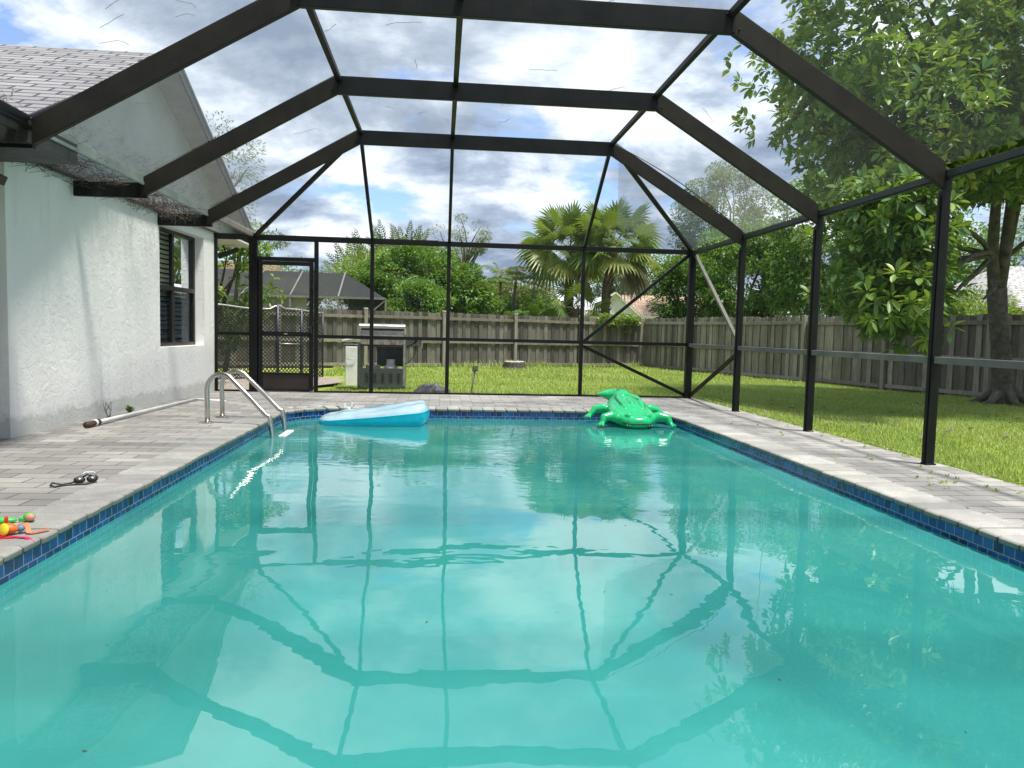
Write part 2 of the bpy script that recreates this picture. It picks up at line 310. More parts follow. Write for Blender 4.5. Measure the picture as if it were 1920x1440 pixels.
ORANGE = flat('orange_fabric', (0.85, 0.16, 0.02)); YELLOW = flat('yellow_plastic', (0.85, 0.68, 0.03)); PINK = flat('pink_ribbon', (0.70, 0.02, 0.13))
LIMEG = flat('green_plastic', (0.05, 0.50, 0.08)); SALMON = flat('salmon_plastic', (0.72, 0.28, 0.20)); GREYBLUE = flat('grey_plastic', (0.16, 0.22, 0.30)); RED = flat('red_fabric', (0.62, 0.03, 0.02))
def glass_mat(name, tint, op):
    M = Mat(name); fr = M.n('ShaderNodeFresnel'); fr.inputs[0].default_value = 1.22
    g = M.n('ShaderNodeBsdfGlossy'); g.inputs['Roughness'].default_value = 0.01; g.inputs['Color'].default_value = (0.9, 0.95, 1, 1)
    t = M.n('ShaderNodeBsdfTransparent'); t.inputs[0].default_value = tint
    return M.done(M.mixsh(fr.outputs[0], t.outputs[0], g.outputs[0]))
GLASS = glass_mat('window_glass', (0.80, 0.85, 0.82, 1), 0.1)
GLASS_DARK = glass_mat('screened_window_glass', (0.34, 0.42, 0.52, 1), 0.5)

# ------------------------------------------------------------------ mesh builder
def wmat(o):
    return o.matrix_basis if o.parent is None else wmat(o.parent) @ o.matrix_parent_inverse @ o.matrix_basis
def setparent(o, p):
    if p is not None: o.parent = p; o.matrix_parent_inverse = wmat(p).inverted()
def tag(o, label=None, cat=None, group=None, kind=None):
    if label: o['label'] = label
    if cat: o['category'] = cat
    if group: o['group'] = group
    if kind: o['kind'] = kind
    return o
def thing(name, label, cat, loc, group=None):
    o = bpy.data.objects.new(name, None); col.objects.link(o); o.location = loc; o.empty_display_size = 0.2
    return tag(o, label, cat, group)
class MB:
    def __init__(s): s.v = []; s.f = []; s.uv = None; s.tint = []
    def add(s, vs, fs, tint=None):
        b = len(s.v); s.v += [tuple(v) for v in vs]; s.f += [tuple(i + b for i in f) for f in fs]
        t = random.random() if tint is None else tint; s.tint += [t] * len(vs); return s
    def box(s, c, d, rz=0.0, M=None, tint=None):
        x, y, z = d[0] / 2, d[1] / 2, d[2] / 2
        vs = [Vector(p) for p in ((-x, -y, -z), (x, -y, -z), (x, y, -z), (-x, y, -z), (-x, -y, z), (x, -y, z), (x, y, z), (-x, y, z))]
        m = Matrix.Translation(c) @ (M if M is not None else Matrix.Rotation(rz, 4, 'Z'))
        return s.add([m @ v for v in vs], [(0, 3, 2, 1), (4, 5, 6, 7), (0, 1, 5, 4), (1, 2, 6, 5), (2, 3, 7, 6), (3, 0, 4, 7)], tint)
    def bar(s, a, b, wd, h, upv=(0, 0, 1), tint=None):
        a, b = Vector(a), Vector(b); d = (b - a); L_ = d.length; d.normalize()
        u = Vector(upv); x = d.cross(u)
        if x.length < 1e-4: x = d.cross(Vector((0, 1, 0)))
        x.normalize(); z = x.cross(d)
        m = Matrix((d, x, z)).transposed().to_4x4()
        return s.box((a + b) / 2, (L_, wd, h), M=m, tint=tint)
    def tube(s, pts, rad, n=8, caps=True, tint=None):
        pts = [Vector(p) for p in pts]; k = len(pts); rad = [rad] * k if isinstance(rad, (int, float)) else rad
        vs = []; fs = []; prev = None
        for i, p in enumerate(pts):
            t = (pts[min(i + 1, k - 1)] - pts[max(i - 1, 0)]).normalized()
            if prev is None:
                a = Vector((0, 0, 1)) if abs(t.z) < 0.9 else Vector((1, 0, 0)); x = t.cross(a).normalized()
            else: x = (prev - t * prev.dot(t)).normalized()
            prev = x; y = t.cross(x)
            for j in range(n):
                an = 2 * math.pi * j / n; vs.append(p + (x * math.cos(an) + y * math.sin(an)) * rad[i])
        for i in range(k - 1):
            for j in range(n):
                a = i * n + j; b = i * n + (j + 1) % n; fs.append((a, b, b + n, a + n))
        if caps: fs.append(tuple(range(n - 1, -1, -1))); fs.append(tuple((k - 1) * n + j for j in range(n)))
        return s.add(vs, fs, tint)
    def loft(s, rings, caps=True, tint=None):
        n = len(rings[0]); vs = [p for r in rings for p in r]; fs = []
        for i in range(len(rings) - 1):
            for j in range(n):
                a = i * n + j; b = i * n + (j + 1) % n; fs.append((a, b, b + n, a + n))
        if caps: fs.append(tuple(range(n - 1, -1, -1))); fs.append(tuple((len(rings) - 1) * n + j for j in range(n)))
        return s.add(vs, fs, tint)
    def lathe(s, c, prof, n=20, axis=None, tint=None):
        m = Matrix.Translation(c) @ (axis if axis is not None else Matrix.Identity(4))
        rings = [[m @ Vector((r * math.cos(2 * math.pi * j / n), r * math.sin(2 * math.pi * j / n), z)) for j in range(n)] for r, z in prof]
        return s.loft(rings, True, tint)
    def quad(s, a, b, c, d, tint=None): return s.add([a, b, c, d], [(0, 1, 2, 3)], tint)
    def build(s, name, mat, parent=None, smooth=False, bevel=0.0, seg=2, subsurf=0, uv=None, loc=None):
        me = bpy.data.meshes.new(name)
        V = s.v
        if loc is not None: V = [tuple(Vector(v) - Vector(loc)) for v in s.v]
        assert all(0 <= k < len(V) for f in s.f for k in f), name
        me.from_pydata(V, [], s.f); me.update()
        bm = bmesh.new(); bm.from_mesh(me); bmesh.ops.recalc_face_normals(bm, faces=bm.faces); bm.to_mesh(me); bm.free()
        if len(s.tint) == len(me.vertices):
            at = me.attributes.new('tint', 'FLOAT', 'POINT'); at.data.foreach_set('value', s.tint)
        if uv is not None:
            ul = me.uv_layers.new(name='UVMap')
            for lp in me.loops: ul.data[lp.index].uv = uv(Vector(s.v[lp.vertex_index]))
        if smooth:
            for p in me.polygons: p.use_smooth = True
        me.materials.append(mat)
        o = bpy.data.objects.new(name, me); col.objects.link(o)
        if loc is not None: o.location = loc
        if bevel: b = o.modifiers.new('bevel', 'BEVEL'); b.width = bevel; b.segments = seg; b.limit_method = 'ANGLE'
        if subsurf: q = o.modifiers.new('sub', 'SUBSURF'); q.levels = subsurf; q.render_levels = subsurf
        setparent(o, parent); return o
def raw_mesh(name, V, F, tint, mat, parent=None, smooth=False, loc=None):
    """V (n,3) array, F (m,k) array of equal polygons"""
    me = bpy.data.meshes.new(name); n, mm, k = len(V), len(F), F.shape[1]
    if loc is not None: V = V - np.array(loc)
    me.vertices.add(n); me.vertices.foreach_set('co', V.astype(np.float32).ravel())
    me.loops.add(mm * k); me.loops.foreach_set('vertex_index', F.astype(np.int32).ravel())
    me.polygons.add(mm); me.polygons.foreach_set('loop_start', np.arange(0, mm * k, k, dtype=np.int32))
    me.update(calc_edges=True); me.validate()
    at = me.attributes.new('tint', 'FLOAT', 'POINT'); at.data.foreach_set('value', tint.astype(np.float32))
    if smooth: me.polygons.foreach_set('use_smooth', np.ones(mm, dtype=bool))
    me.materials.append(mat); o = bpy.data.objects.new(name, me); col.objects.link(o)
    if loc is not None: o.location = loc
    setparent(o, parent); return o

# ================================================================== GROUND, DECK, POOL
Y0, BAY, XR, XL = 11.70, 2.004, 3.975, -2.835
H, ZT = 2.33, 3.30
FY = [Y0 - BAY, Y0 - 2 * BAY, Y0 - 3 * BAY, Y0 - 4 * BAY, Y0 - 5 * BAY, Y0 - 6 * BAY]   # frames F3, F2, F1, F0 ...
WZ = -0.12
def ground_z(x, y):
    d = max(x - 4.1, 0); e = max(y - 11.8, 0); q = max(d, e) if (d > 0 or e > 0) else 0
    q = max(q, 0); return -0.035 - 0.115 * min(1, q / 5.0)
xs = sorted(set([-400, -150, -60, -30, -18, -12] + [4.10] + [4.1 + .5 * i for i in range(1, 24)] + [-12 + i for i in range(1, 16)] + [18, 22, 30, 60, 150, 400]))
ys = sorted(set([-400, -100, -40, -20, -8] + [11.77] + [11.77 + .5 * i for i in range(1, 30)] + [-8 + i for i in range(1, 19)] + [29, 34, 42, 60, 100, 200, 400]))
g = MB(); idx = {}
for i, x in enumerate(xs):
    for j, y in enumerate(ys):
        zz = ground_z(x, y) + (0.012 * math.sin(x * 2.1 + y) * math.cos(y * 1.7) if (x > 4.6 or y > 12.4) else 0)
        idx[i, j] = len(g.v); g.v.append((x, y, zz)); g.tint.append(0)
for i in range(len(xs) - 1):
    for j in range(len(ys) - 1):
        if xs[i] >= -12 and xs[i + 1] <= 4.11 and ys[j] >= -8 and ys[j + 1] <= 11.78: continue
        g.f.append((idx[i, j], idx[i + 1, j], idx[i + 1, j + 1], idx[i, j + 1]))
o = g.build('ground', LAWN, smooth=True); tag(o, kind='structure')

# pool outline (inner edge), rounded far corners
PL, PR, PY0, PY1 = -1.834, 2.915, -2.2, 9.54
def outline(off=0.0, rad=0.75, nseg=12):
    x0, x1, y0, y1, r = PL - off, PR + off, PY0 - off, PY1 + off, rad + off
    pts = []
    for cx, cy, a0 in ((x1 - r, y1 - r, 0), (x0 + r, y1 - r, 90), (x0 + r, y0 + r, 180), (x1 - r, y0 + r, 270)):
        for k in range(nseg + 1):
            a = R(a0 + 90 * k / nseg); pts.append((cx + r * math.cos(a), cy + r * math.sin(a)))
    return pts
def resample(pts, step):
    P = [Vector((*p, 0)) for p in pts] + [Vector((*pts[0], 0))]; tot = sum((P[i + 1] - P[i]).length for i in range(len(P) - 1))
    n = max(3, round(tot / step)); st = tot / n; out = []; i = 0; acc = 0
    for k in range(n):
        tgt = k * st
        while acc + (P[i + 1] - P[i]).length < tgt: acc += (P[i + 1] - P[i]).length; i += 1
        d = P[i + 1] - P[i]; out.append((P[i] + d * ((tgt - acc) / max(d.length, 1e-9)), d.normalized()))
    return out, st
pool = thing('swimming_pool', 'rounded rectangular swimming pool with grey stone coping and blue waterline tiles', 'swimming pool', (0.5, 4, 0))
# deck sheet with a hole for the coping
bm = bmesh.new()
def loop_edges(pts, z=0.0):
    vs = [bm.verts.new((x, y, z)) for x, y in pts]
    return [bm.edges.new((vs[i], vs[(i + 1) % len(vs)])) for i in range(len(vs))]
ed = loop_edges([(-12, -8), (4.10, -8), (4.10, 11.77), (-3.0, 11.77), (-12, 11.77)]) + loop_edges(outline(0.285))
bmesh.ops.triangle_fill(bm, use_beauty=True, edges=ed)
me = bpy.data.meshes.new('patio'); bm.to_mesh(me); bm.free(); me.materials.append(PAVER)
deck = bpy.data.objects.new('pool_deck', me); col.objects.link(deck); tag(deck, kind='structure')
sk = MB()
for a, b in (((4.10, -8), (4.10, 11.77)), ((4.10, 11.77), (-12, 11.77))):
    sk.quad((*a, -0.001), (*b, -0.001), (*b, -0.2), (*a, -0.2))
e = sk.build('deck_edge', SOIL); tag(e, kind='structure')
# coping blocks
cp = MB(); pts, st = resample(outline(0.0), 0.151)
for p, d in pts:
    n_ = Vector((d.y, -d.x, 0))          # outwards (loop is counter clockwise)
    t0, t1 = random.uniform(-.004, .004), random.uniform(-.003, .003)
    prof = [(0.283, -0.036), (0.283, 0.003), (0.012, 0.0035), (-0.004 + t0, -0.001), (-0.011 + t0, -0.008), (-0.011 + t0, -0.028), (-0.006 + t0, -0.035), (0.012, -0.038)]
    hw = st / 2 - 0.0032; rings = []
    for sgn, q in ((-1, 0.022), (-0.93, 0.012), (-0.72, 0.002), (0, 0.0), (0.72, 0.002), (0.93, 0.012), (1, 0.022)):
        c = Vector((p.x, p.y, 0)) + d * (hw * sgn)
        rings.append([c + n_ * (a + (q if a < 0.1 else 0)) + Vector((0, 0, b + t1 - (q * .4 if b > -0.03 else 0))) for a, b in prof])
    cp.loft(rings)
cp.build('coping', COPING, pool)
mbed = MB(); A_ = outline(0.004); B_ = outline(0.30); nA = len(A_); mbed.v = [(x, y, -0.014) for x, y in A_] + [(x, y, -0.014) for x, y in B_] + [(x, y, -0.037) for x, y in A_]; mbed.tint = [0] * len(mbed.v)
mbed.f = [(i, (i + 1) % nA, (i + 1) % nA + nA, i + nA) for i in range(nA)] + [(i, (i + 1) % nA, (i + 1) % nA + 2 * nA, i + 2 * nA) for i in range(nA)]
mbed.build('mortar_bed', SOIL, pool)
# tile band + basin
def wall_loop(name, mat, z0, z1, off, uvw=True):
    P, st_ = resample(outline(off), 0.1); n = len(P); me = bpy.data.meshes.new(name)
    V = [(p.x, p.y, z0) for p, _ in P] + [(p.x, p.y, z1) for p, _ in P]; F = [(i, (i + 1) % n, (i + 1) % n + n, i + n) for i in range(n)]
    me.from_pydata(V, [], F); ul = me.uv_layers.new(name='UVMap')
    for pi, po in enumerate(me.polygons):
        for li, (du, z) in zip(po.loop_indices, ((0, z0), (1, z0), (1, z1), (0, z1))): ul.data[li].uv = ((pi + du) * st_, z + 12.0 + 0.034)
    me.materials.append(mat); o = bpy.data.objects.new(name, me); col.objects.link(o); setparent(o, pool); return o
wall_loop('tile_band', TILE, -0.17, -0.034, 0.006)
def basin_z(y): return -1.10 - 1.0 * min(1, max(0, (y - 2.8) / 4.5))
bmn = MB(); P, st_ = resample(outline(0.0), 0.15); n = len(P); bcx, bcy = (PL + PR) / 2, (PY0 + PY1) / 2
prof_ = [(1.0, 0.0), (0.998, 0.45), (0.99, 0.62), (0.965, 0.78), (0.92, 0.89), (0.85, 0.96), (0.74, 0.99), (0.55, 1.0), (0.3, 1.0), (0.02, 1.0)]     # coved wall running into the floor
for sc, fr_ in prof_:
    for p, _ in P:
        x, y = bcx + (p.x - bcx) * sc, bcy + (p.y - bcy) * (1 - (1 - sc) * .55 if sc > .5 else sc * 1.45); bmn.v.append((x, y, -0.166 + (basin_z(y) + 0.166) * fr_))
bmn.tint = []
for i in range(len(prof_) - 1): bmn.f += [(i * n + j, i * n + (j + 1) % n, (i + 1) * n + (j + 1) % n, (i + 1) * n + j) for j in range(n)]
bmn.f.append(tuple((len(prof_) - 1) * n + j for j in range(n)))
bmn.build('basin', PLASTER, pool, smooth=True)
# entry steps, curved, at the near left corner
stp = MB()
for r_, zt in ((2.3, -0.95), (1.75, -0.70)):
    ring = [(PL - 0.02 + r_ * math.cos(R(a)), -0.6 + r_ * math.sin(R(a))) for a in range(-90, 91, 6)]
    stp.loft([[(x, y, -1.3) for x, y in ring], [(x, y, zt) for x, y in ring]])
stp.build('entry_step', PLASTER, pool)
# water body : closed so that it absorbs light by depth
Pw, _ = resample(outline(0.004), 0.12); nw = len(Pw)
wb = MB(); wb.v = [(p.x, p.y, WZ) for p, _ in Pw] + [(p.x, p.y, -2.6) for p, _ in Pw]; wb.tint = []
wb.f = [tuple(range(nw)), tuple(range(2 * nw - 1, nw - 1, -1))] + [(i, (i + 1) % nw, (i + 1) % nw + nw, i + nw) for i in range(nw)]
o = wb.build('water', WATER); tag(o, kind='structure')
# soil strip along the far edge
s_ = MB()
for i in range(46):
    x0 = -1.75 + i * 0.118
    if -1.75 <= x0 < 3.4:
        hh = 0.035 + random.uniform(-.015, .012)
        s_.box((x0 + 0.06, 11.86 + random.uniform(-.015, .015), hh / 2 - 0.05), (0.13, 0.11, hh + 0.05), rz=random.uniform(-.08, .08))
o = s_.build('garden_edging', SOIL, bevel=0.012); tag(o, 'low dark crumbling timber edging between patio and back lawn', 'edging')

# ================================================================== POOL ENCLOSURE
cage = thing('pool_enclosure', 'dark bronze aluminium screen enclosure with sloped roof over the pool', 'screen enclosure', (0.57, 5.7, 0))
def part(name, mb, mat, **k): return mb.build(name, mat, cage, **k)
KL, KR = -1.057, 2.168
BD = 0.175
for i, y in enumerate(FY):
    # left foot -> left knee -> right knee -> right post head
    yy = y
    def prism(a, b, name, mat):       # vertical-faced beam, sections given by (x, zlow, zhigh)
        mb = MB(); (xa, la, ha), (xb, lb, hb) = a, b; t = 0.026
        vs = []
        for x, l_, h_ in ((xa, la, ha), (xb, lb, hb)):
            vs += [(x, yy - t, l_), (x, yy + t, l_), (x, yy + t, h_), (x, yy - t, h_)]
        mb.add(vs, [(0, 1, 2, 3), (7, 6, 5, 4), (0, 4, 5, 1), (1, 5, 6, 2), (2, 6, 7, 3), (3, 7, 4, 0)])
        part(name, mb, mat, bevel=0.004)
    prism((-2.93, 2.215, 2.40), (KL, ZT, ZT + BD + 0.02), 'beam', BRONZE_BROWN)
    prism((KL + 0.001, ZT, ZT + BD), (KR - 0.001, ZT, ZT + BD), 'beam', BRONZE)
    prism((KR, ZT, ZT + BD + 0.02), (XR - 0.02, 2.215, 2.42), 'beam', BRONZE_BROWN)
    for kx, sgn in ((KL, -1), (KR, 1)):   # seam angle at the knees
        part('bracket', MB().box((kx + sgn * 0.005, yy - 0.030, ZT + BD / 2), (0.028, 0.006, BD * 0.94)).box((kx + sgn * .05, yy - .030, ZT + .03), (.012, .01, .012)).box((kx - sgn * .05, yy - .030, ZT + .14), (.012, .01, .012)), BRONZE, bevel=0.002)
    part('post', MB().box((XR, yy, 1.10), (0.075, 0.05, 2.2)).box((XR - 0.045, yy - 0.0, 1.08), (0.016, 0.028, 2.16)).box((XR, yy, 0.006), (0.09, 0.08, 0.012)), BRONZE, bevel=0.004)
    part('post_head', MB().box((XR + 0.012, yy, 2.28), (0.06, 0.054, 0.17)), BRONZE, bevel=0.003)
    # stub beam back to the house wall
    if i < 3:
        part('stub_beam', MB().box(((-3.46 - 2.92) / 2 - 0.02 * i, yy + 0.002, 2.285), (3.56 - 2.92 + 0.04, 0.05, 0.145)), BRONZE, bevel=0.004)
    # right wall rails
    ny = FY[i - 1] if i else Y0
    part('eave_rail', MB().box((XR + 0.01, (yy + ny) / 2, H), (0.05, ny - yy - 0.056, 0.055)).box((XR + 0.012, (yy + ny) / 2, H - 0.036), (0.03, ny - yy - 0.06, 0.012)), BRONZE_LIT, bevel=0.004)
    part('chair_rail', MB().box((XR, (yy + ny) / 2, 0.853), (0.05, ny - yy - 0.054, 0.055)), BRONZE_WEATHER, bevel=0.004)
# purlins (segments between frames and down the hip end to the far wall)
ZP = ZT + BD - 0.03
for px, tx in ((KL + 0.012, -1.066), (0.105, 0.105), (KR - 0.012, 2.22)):
    for i in range(len(FY) - 1):
        part('purlin', MB().box((px, (FY[i] + FY[i + 1]) / 2, ZP + 0.002), (0.05, BAY - 0.056, 0.05)), BRONZE_BROWN if px > 1 or px < -1 else BRONZE, bevel=0.003)
    part('purlin', MB().bar((px, FY[0] + 0.03, ZP - 0.02), (tx, Y0 - 0.03, H + 0.035), 0.045, 0.05), BRONZE, bevel=0.003)
part('hip_beam', MB().bar((KL - 0.02, FY[0] + 0.03, ZP - 0.02), (XL + 0.03, Y0 - 0.03, H + 0.02), 0.045, 0.055), BRONZE, bevel=0.003)
part('hip_beam', MB().bar((KR + 0.02, FY[0] + 0.03, ZP - 0.02), (XR - 0.03, Y0 - 0.03, H + 0.02), 0.045, 0.055), BRONZE, bevel=0.003)
# carrier along the house side
for i in range(4):
    a, b = (FY[i - 1] if i else Y0) , FY[i]
    if i == 0: part('carrier_rail', MB().bar((-2.915, b + 0.03, 2.40), (XL - 0.02, a - 0.03, 2.385), 0.045, 0.085), TRIM_TAUPE, bevel=0.004)
    else: part('carrier_rail', MB().box((-2.915, (a + b) / 2, 2.395), (0.045, BAY - 0.06, 0.085)).box((-2.895, (a + b) / 2, 2.352), (0.02, BAY - 0.06, 0.03)), GUTTER if i < 3 else BRONZE, bevel=0.004)
# far wall
YB = Y0
part('header_rail', MB().box(((XL + XR) / 2, YB, H + 0.0), (XR - XL - 0.07, 0.05, 0.075)), BRONZE, bevel=0.004)
part('header_rail', MB().box(((-3.40 + XL) / 2, YB, H + 0.005), (-XL + 3.40 - 0.12, 0.048, 0.085)), BRONZE, bevel=0.004)
part('corner_post', MB().box((XL, YB, 1.18), (0.12, 0.10, 2.36)), BRONZE, bevel=0.005)
part('corner_post', MB().box((XR, YB, 1.18), (0.105, 0.09, 2.36)), BRONZE, bevel=0.005)
for x in (-1.066, 0.103, 2.215):
    part('post', MB().box((x, YB - 0.002, 1.145), (0.058, 0.05, 2.29)), BRONZE, bevel=0.004)
part('post', MB().box((-1.905, YB - 0.002, 1.145), (0.062, 0.05, 2.29)), BRONZE, bevel=0.004)
part('post', MB().box((-3.385, YB, 1.145), (0.04, 0.05, 2.29)), BRONZE, bevel=0.003)
for a, b in ((-1.874, -1.095), (-1.037, 0.074), (0.132, 2.186), (2.244, 3.92)):
    part('chair_rail', MB().box(((a + b) / 2, YB, 0.863), (b - a, 0.05, 0.052)), BRONZE, bevel=0.004)
    part('base_rail', MB().box(((a + b) / 2, YB, 0.014), (b - a, 0.05, 0.024)), BRONZE, bevel=0.003)
part('chair_rail', MB().box(((-3.365 - 2.895) / 2, YB, 0.88), (0.47, 0.045, 0.05)), BRONZE, bevel=0.003)
part('base_rail', MB().box(((-3.365 - 2.895) / 2, YB, 0.014), (0.47, 0.045, 0.024)), BRONZE, bevel=0.003)
part('brace', MB().bar((2.25, YB + 0.03, 0.87), (3.93, YB + 0.03, 2.29), 0.04, 0.05), BRONZE, bevel=0.003)
part('brace', MB().bar((2.25, YB + 0.03, 0.80), (3.95, YB + 0.03, 0.04), 0.04, 0.05), BRONZE, bevel=0.003)
part('brace', MB().bar((XR + 0.035, Y0 - 0.05, 2.28), (XR + 0.035, FY[0] + 0.05, 0.90), 0.04, 0.05, (1, 0, 0)), BRONZE_WEATHER, bevel=0.003)
part('brace', MB().bar((XR + 0.035, Y0 - 0.05, 0.05), (XR + 0.035, FY[0] + 0.05, 0.80), 0.04, 0.05, (1, 0, 0)), BRONZE_BROWN, bevel=0.003)
# door, one sub-assembly
door = MB()
dx0, dx1, dz1 = -2.762, -1.945, 1.985
for x in (dx0 + 0.03, dx1 - 0.03): door.box((x, YB - 0.01, dz1 / 2 + 0.012), (0.06, 0.045, dz1 - 0.02))
door.box(((dx0 + dx1) / 2, YB - 0.01, dz1 - 0.03), (dx1 - dx0 - 0.12, 0.044, 0.06)).box(((dx0 + dx1) / 2, YB - 0.01, 0.89), (dx1 - dx0 - 0.12, 0.044, 0.07)).box(((dx0 + dx1) / 2, YB - 0.01, 0.285), (dx1 - dx0 - 0.12, 0.044, 0.03))
door.box(((dx0 + dx1) / 2, YB - 0.01, 0.03), (dx1 - dx0 - 0.12, 0.044, 0.03))
dr = part('door', door, BRONZE, bevel=0.004)
MB().box(((dx0 + dx1) / 2, YB - 0.008, 0.158), (dx1 - dx0 - 0.12, 0.018, 0.225)).build('kick_plate', plain('brown_kick_plate', (0.018, 0.011, 0.009), 0.5, 0, .3, 5), dr)
MB().box((dx1 - 0.03, YB - 0.045, 0.97), (0.025, 0.03, 0.13)).tube([(dx1 - 0.03, YB - 0.07, 0.99), (dx1 - 0.10, YB - 0.07, 0.985)], 0.009).build('handle', BLACK, dr, bevel=0.002)
for hz in (1.62, 1.05, 0.4): MB().box((dx1 + 0.002, YB - 0.04, hz), (0.03, 0.018, 0.07)).build('hinge', BLACK, dr, bevel=0.002)
MB().box(((dx0 + dx1) / 2, YB - 0.034, 0.89), (0.05, 0.008, 0.018)).build('badge', STEEL_DULL, dr, bevel=0.002)
part('transom_rail', MB().box(((XL + 0.06 - 1.936) / 2, YB, 2.02), (-1.936 - XL - 0.06, 0.05, 0.06)), BRONZE, bevel=0.004)
part('door_jamb', MB().box((-2.769, YB + 0.02, 1.0), (0.03, 0.04, 1.98)), BRONZE, bevel=0.003)
# screens
def scr(pts, mat, sag=0.0, nu=1, nv=1):
    mb = MB(); a, b, c, d = [Vector(p) for p in (pts if len(pts) == 4 else (pts[0], pts[1], pts[2], pts[2]))]
    if nu == 1: mb.add([a, b, c, d] if len(pts) == 4 else pts, [tuple(range(len(pts)))])
    part('screen_panel', mb, mat)
for i in range(len(FY) - 1):
    y0_, y1_ = FY[i + 1] + 0.03, FY[i] - 0.03; z = ZT + BD + 0.004
    scr([(KL, y0_, z), (0.10, y0_, z), (0.10, y1_, z), (KL, y1_, z)], SCREEN_ROOF)
    scr([(0.11, y0_, z), (KR, y0_, z), (KR, y1_, z), (0.11, y1_, z)], SCREEN_ROOF)
    dirty = SCREEN_DIRTY if i < 2 else SCREEN_ROOF
    # wrinkled near the foot
    mb = MB(); NU, NV = 26, 16
    for a in range(NU + 1):
        for b in range(NV + 1):
            u, v = a / NU, b / NV; x = -2.90 + (KL + 2.90) * v; zz = 2.44 + (z - 2.44) * v
            wv = 0.016 * math.exp(-v * 4.0) * math.sin(u * 46 + 5 * v + 2 * math.sin(u * 9)) if i < 3 else 0
            mb.v.append((x, y0_ + (y1_ - y0_) * u, zz + wv)); mb.tint.append(0)
    for a in range(NU):
        for b in range(NV): q = a * (NV + 1) + b; mb.f.append((q, q + NV + 1, q + NV + 2, q + 1))
    part('screen_panel', mb, SCREEN_ROOF, smooth=True)
    if i == 0:
        # torn panel: its lower far edge has pulled out of the channel and hangs in a curve
        mb = MB(); NU, NV = 30, 14; rim = []
        for a in range(NU + 1):
            u = a / NU; x0 = KR + (XR - KR) * u; zz0 = z + (2.40 - z) * u
            drop = 0.62 * math.sin(math.pi * min(1, u * 1.0)) ** 0.8
            ye = y1_ - drop * 0.50
            for b in range(NV + 1):
                v = b / NV; y = y0_ + (ye - y0_) * v
                mb.v.append((x0, y, zz0 - 0.03 - 0.07 * drop * v - 0.018 * math.sin(v * 17 + u * 3) * math.sin(math.pi * u))); mb.tint.append(0)
            rim.append(mb.v[-1])
        for a in range(NU):
            for b in range(NV): q = a * (NV + 1) + b; mb.f.append((q, q + NV + 1, q + NV + 2, q + 1))
        sp_ = part('screen_panel', mb, SCREEN_ROOF, smooth=True); sp_['label'] = 'torn roof screen hanging loose in a curved sag'
        part('spline_cord', MB().tube(rim, 0.007, 6), BLACK, smooth=True)
    else: scr([(KR, y0_, z), (XR, y0_, 2.41), (XR, y1_, 2.41), (KR, y1_, z)], SCREEN_SLOPE)
    scr([(XR + 0.02, y0_, 0.03), (XR + 0.02, y1_, 0.03), (XR + 0.02, y1_, H - 0.03), (XR + 0.02, y0_, H - 0.03)], SCREEN_WALL)
z = ZT + BD + 0.004
scr([(XR + 0.02, FY[0] + .03, 0.03), (XR + 0.02, Y0 - .05, 0.03), (XR + 0.02, Y0 - .05, H - 0.03), (XR + 0.02, FY[0] + .03, H - 0.03)], SCREEN_WALL)
scr([(KL, FY[0] + .03, z), (0.10, FY[0] + .03, z), (0.10, Y0, H + .06), (-1.066, Y0, H + .06)], SCREEN_WALL)
scr([(0.11, FY[0] + .03, z), (KR, FY[0] + .03, z), (2.22, Y0, H + .06), (0.11, Y0, H + .06)], SCREEN_WALL)
scr([(KL, FY[0] + .03, z), (-1.066, Y0, H + .06), (XL, Y0, H + .06)], SCREEN_WALL)
scr([(KR, FY[0] + .03, z), (XR, Y0, H + .06), (2.22, Y0, H + .06)], SCREEN_WALL)
scr([(KL, FY[0] + .03, z), (XL, Y0, H + .06), (-2.90, FY[0] + .03, 2.44)], SCREEN_ROOF)
scr([(KR, FY[0] + .03, z), (XR, FY[0] + .03, 2.41), (XR, Y0, H + .06)], SCREEN_FOLD)
sp_ = MB().add([(KR + .10, FY[0] + .06, z - .05), (2.62, Y0 - .5, 2.62), (3.93, Y0 - .05, H + .05)], [(0, 1, 2)]); sp_ = part('screen_panel', sp_, SCREEN_FOLD); sp_['label'] = 'folded strip of loose screen beside the right hip beam'
for a, b in ((-3.365, XL - .06), (-1.874, -1.095), (-1.037, 0.074), (0.132, 2.186), (2.244, 3.92)):
    scr([(a, YB + .012, 0.03), (b, YB + .012, 0.03), (b, YB + .012, H - .04), (a, YB + .012, H - .04)], SCREEN_WALL)
MB().quad((dx0 + .06, YB - .01, .3), (dx1 - .06, YB - .01, .3), (dx1 - .06, YB - .01, 1.93), (dx0 + .06, YB - .01, 1.93)).build('screen_panel', SCREEN_WALL, dr)
scr([(XL + .06, YB, 2.05), (-1.936, YB, 2.05), (-1.936, YB, H - .04), (XL + .06, YB, H - .04)], SCREEN_WALL)

# ================================================================== HOUSE
WX0, WY0, WX1, WY1 = -3.62, 6.66, -3.405, 11.76          # side wall near and far corner
house = thing('house', 'white stucco house with grey shingle roof and gable end left of the pool', 'house', (-5.5, 9.4, 0))
RIDY, RIDZ, EZ, EY0, EY1 = 9.47, 4.20, 2.46, 6.02, 13.39
def wxy(y): return WX0 + (WX1 - WX0) * (y - WY0) / (WY1 - WY0)
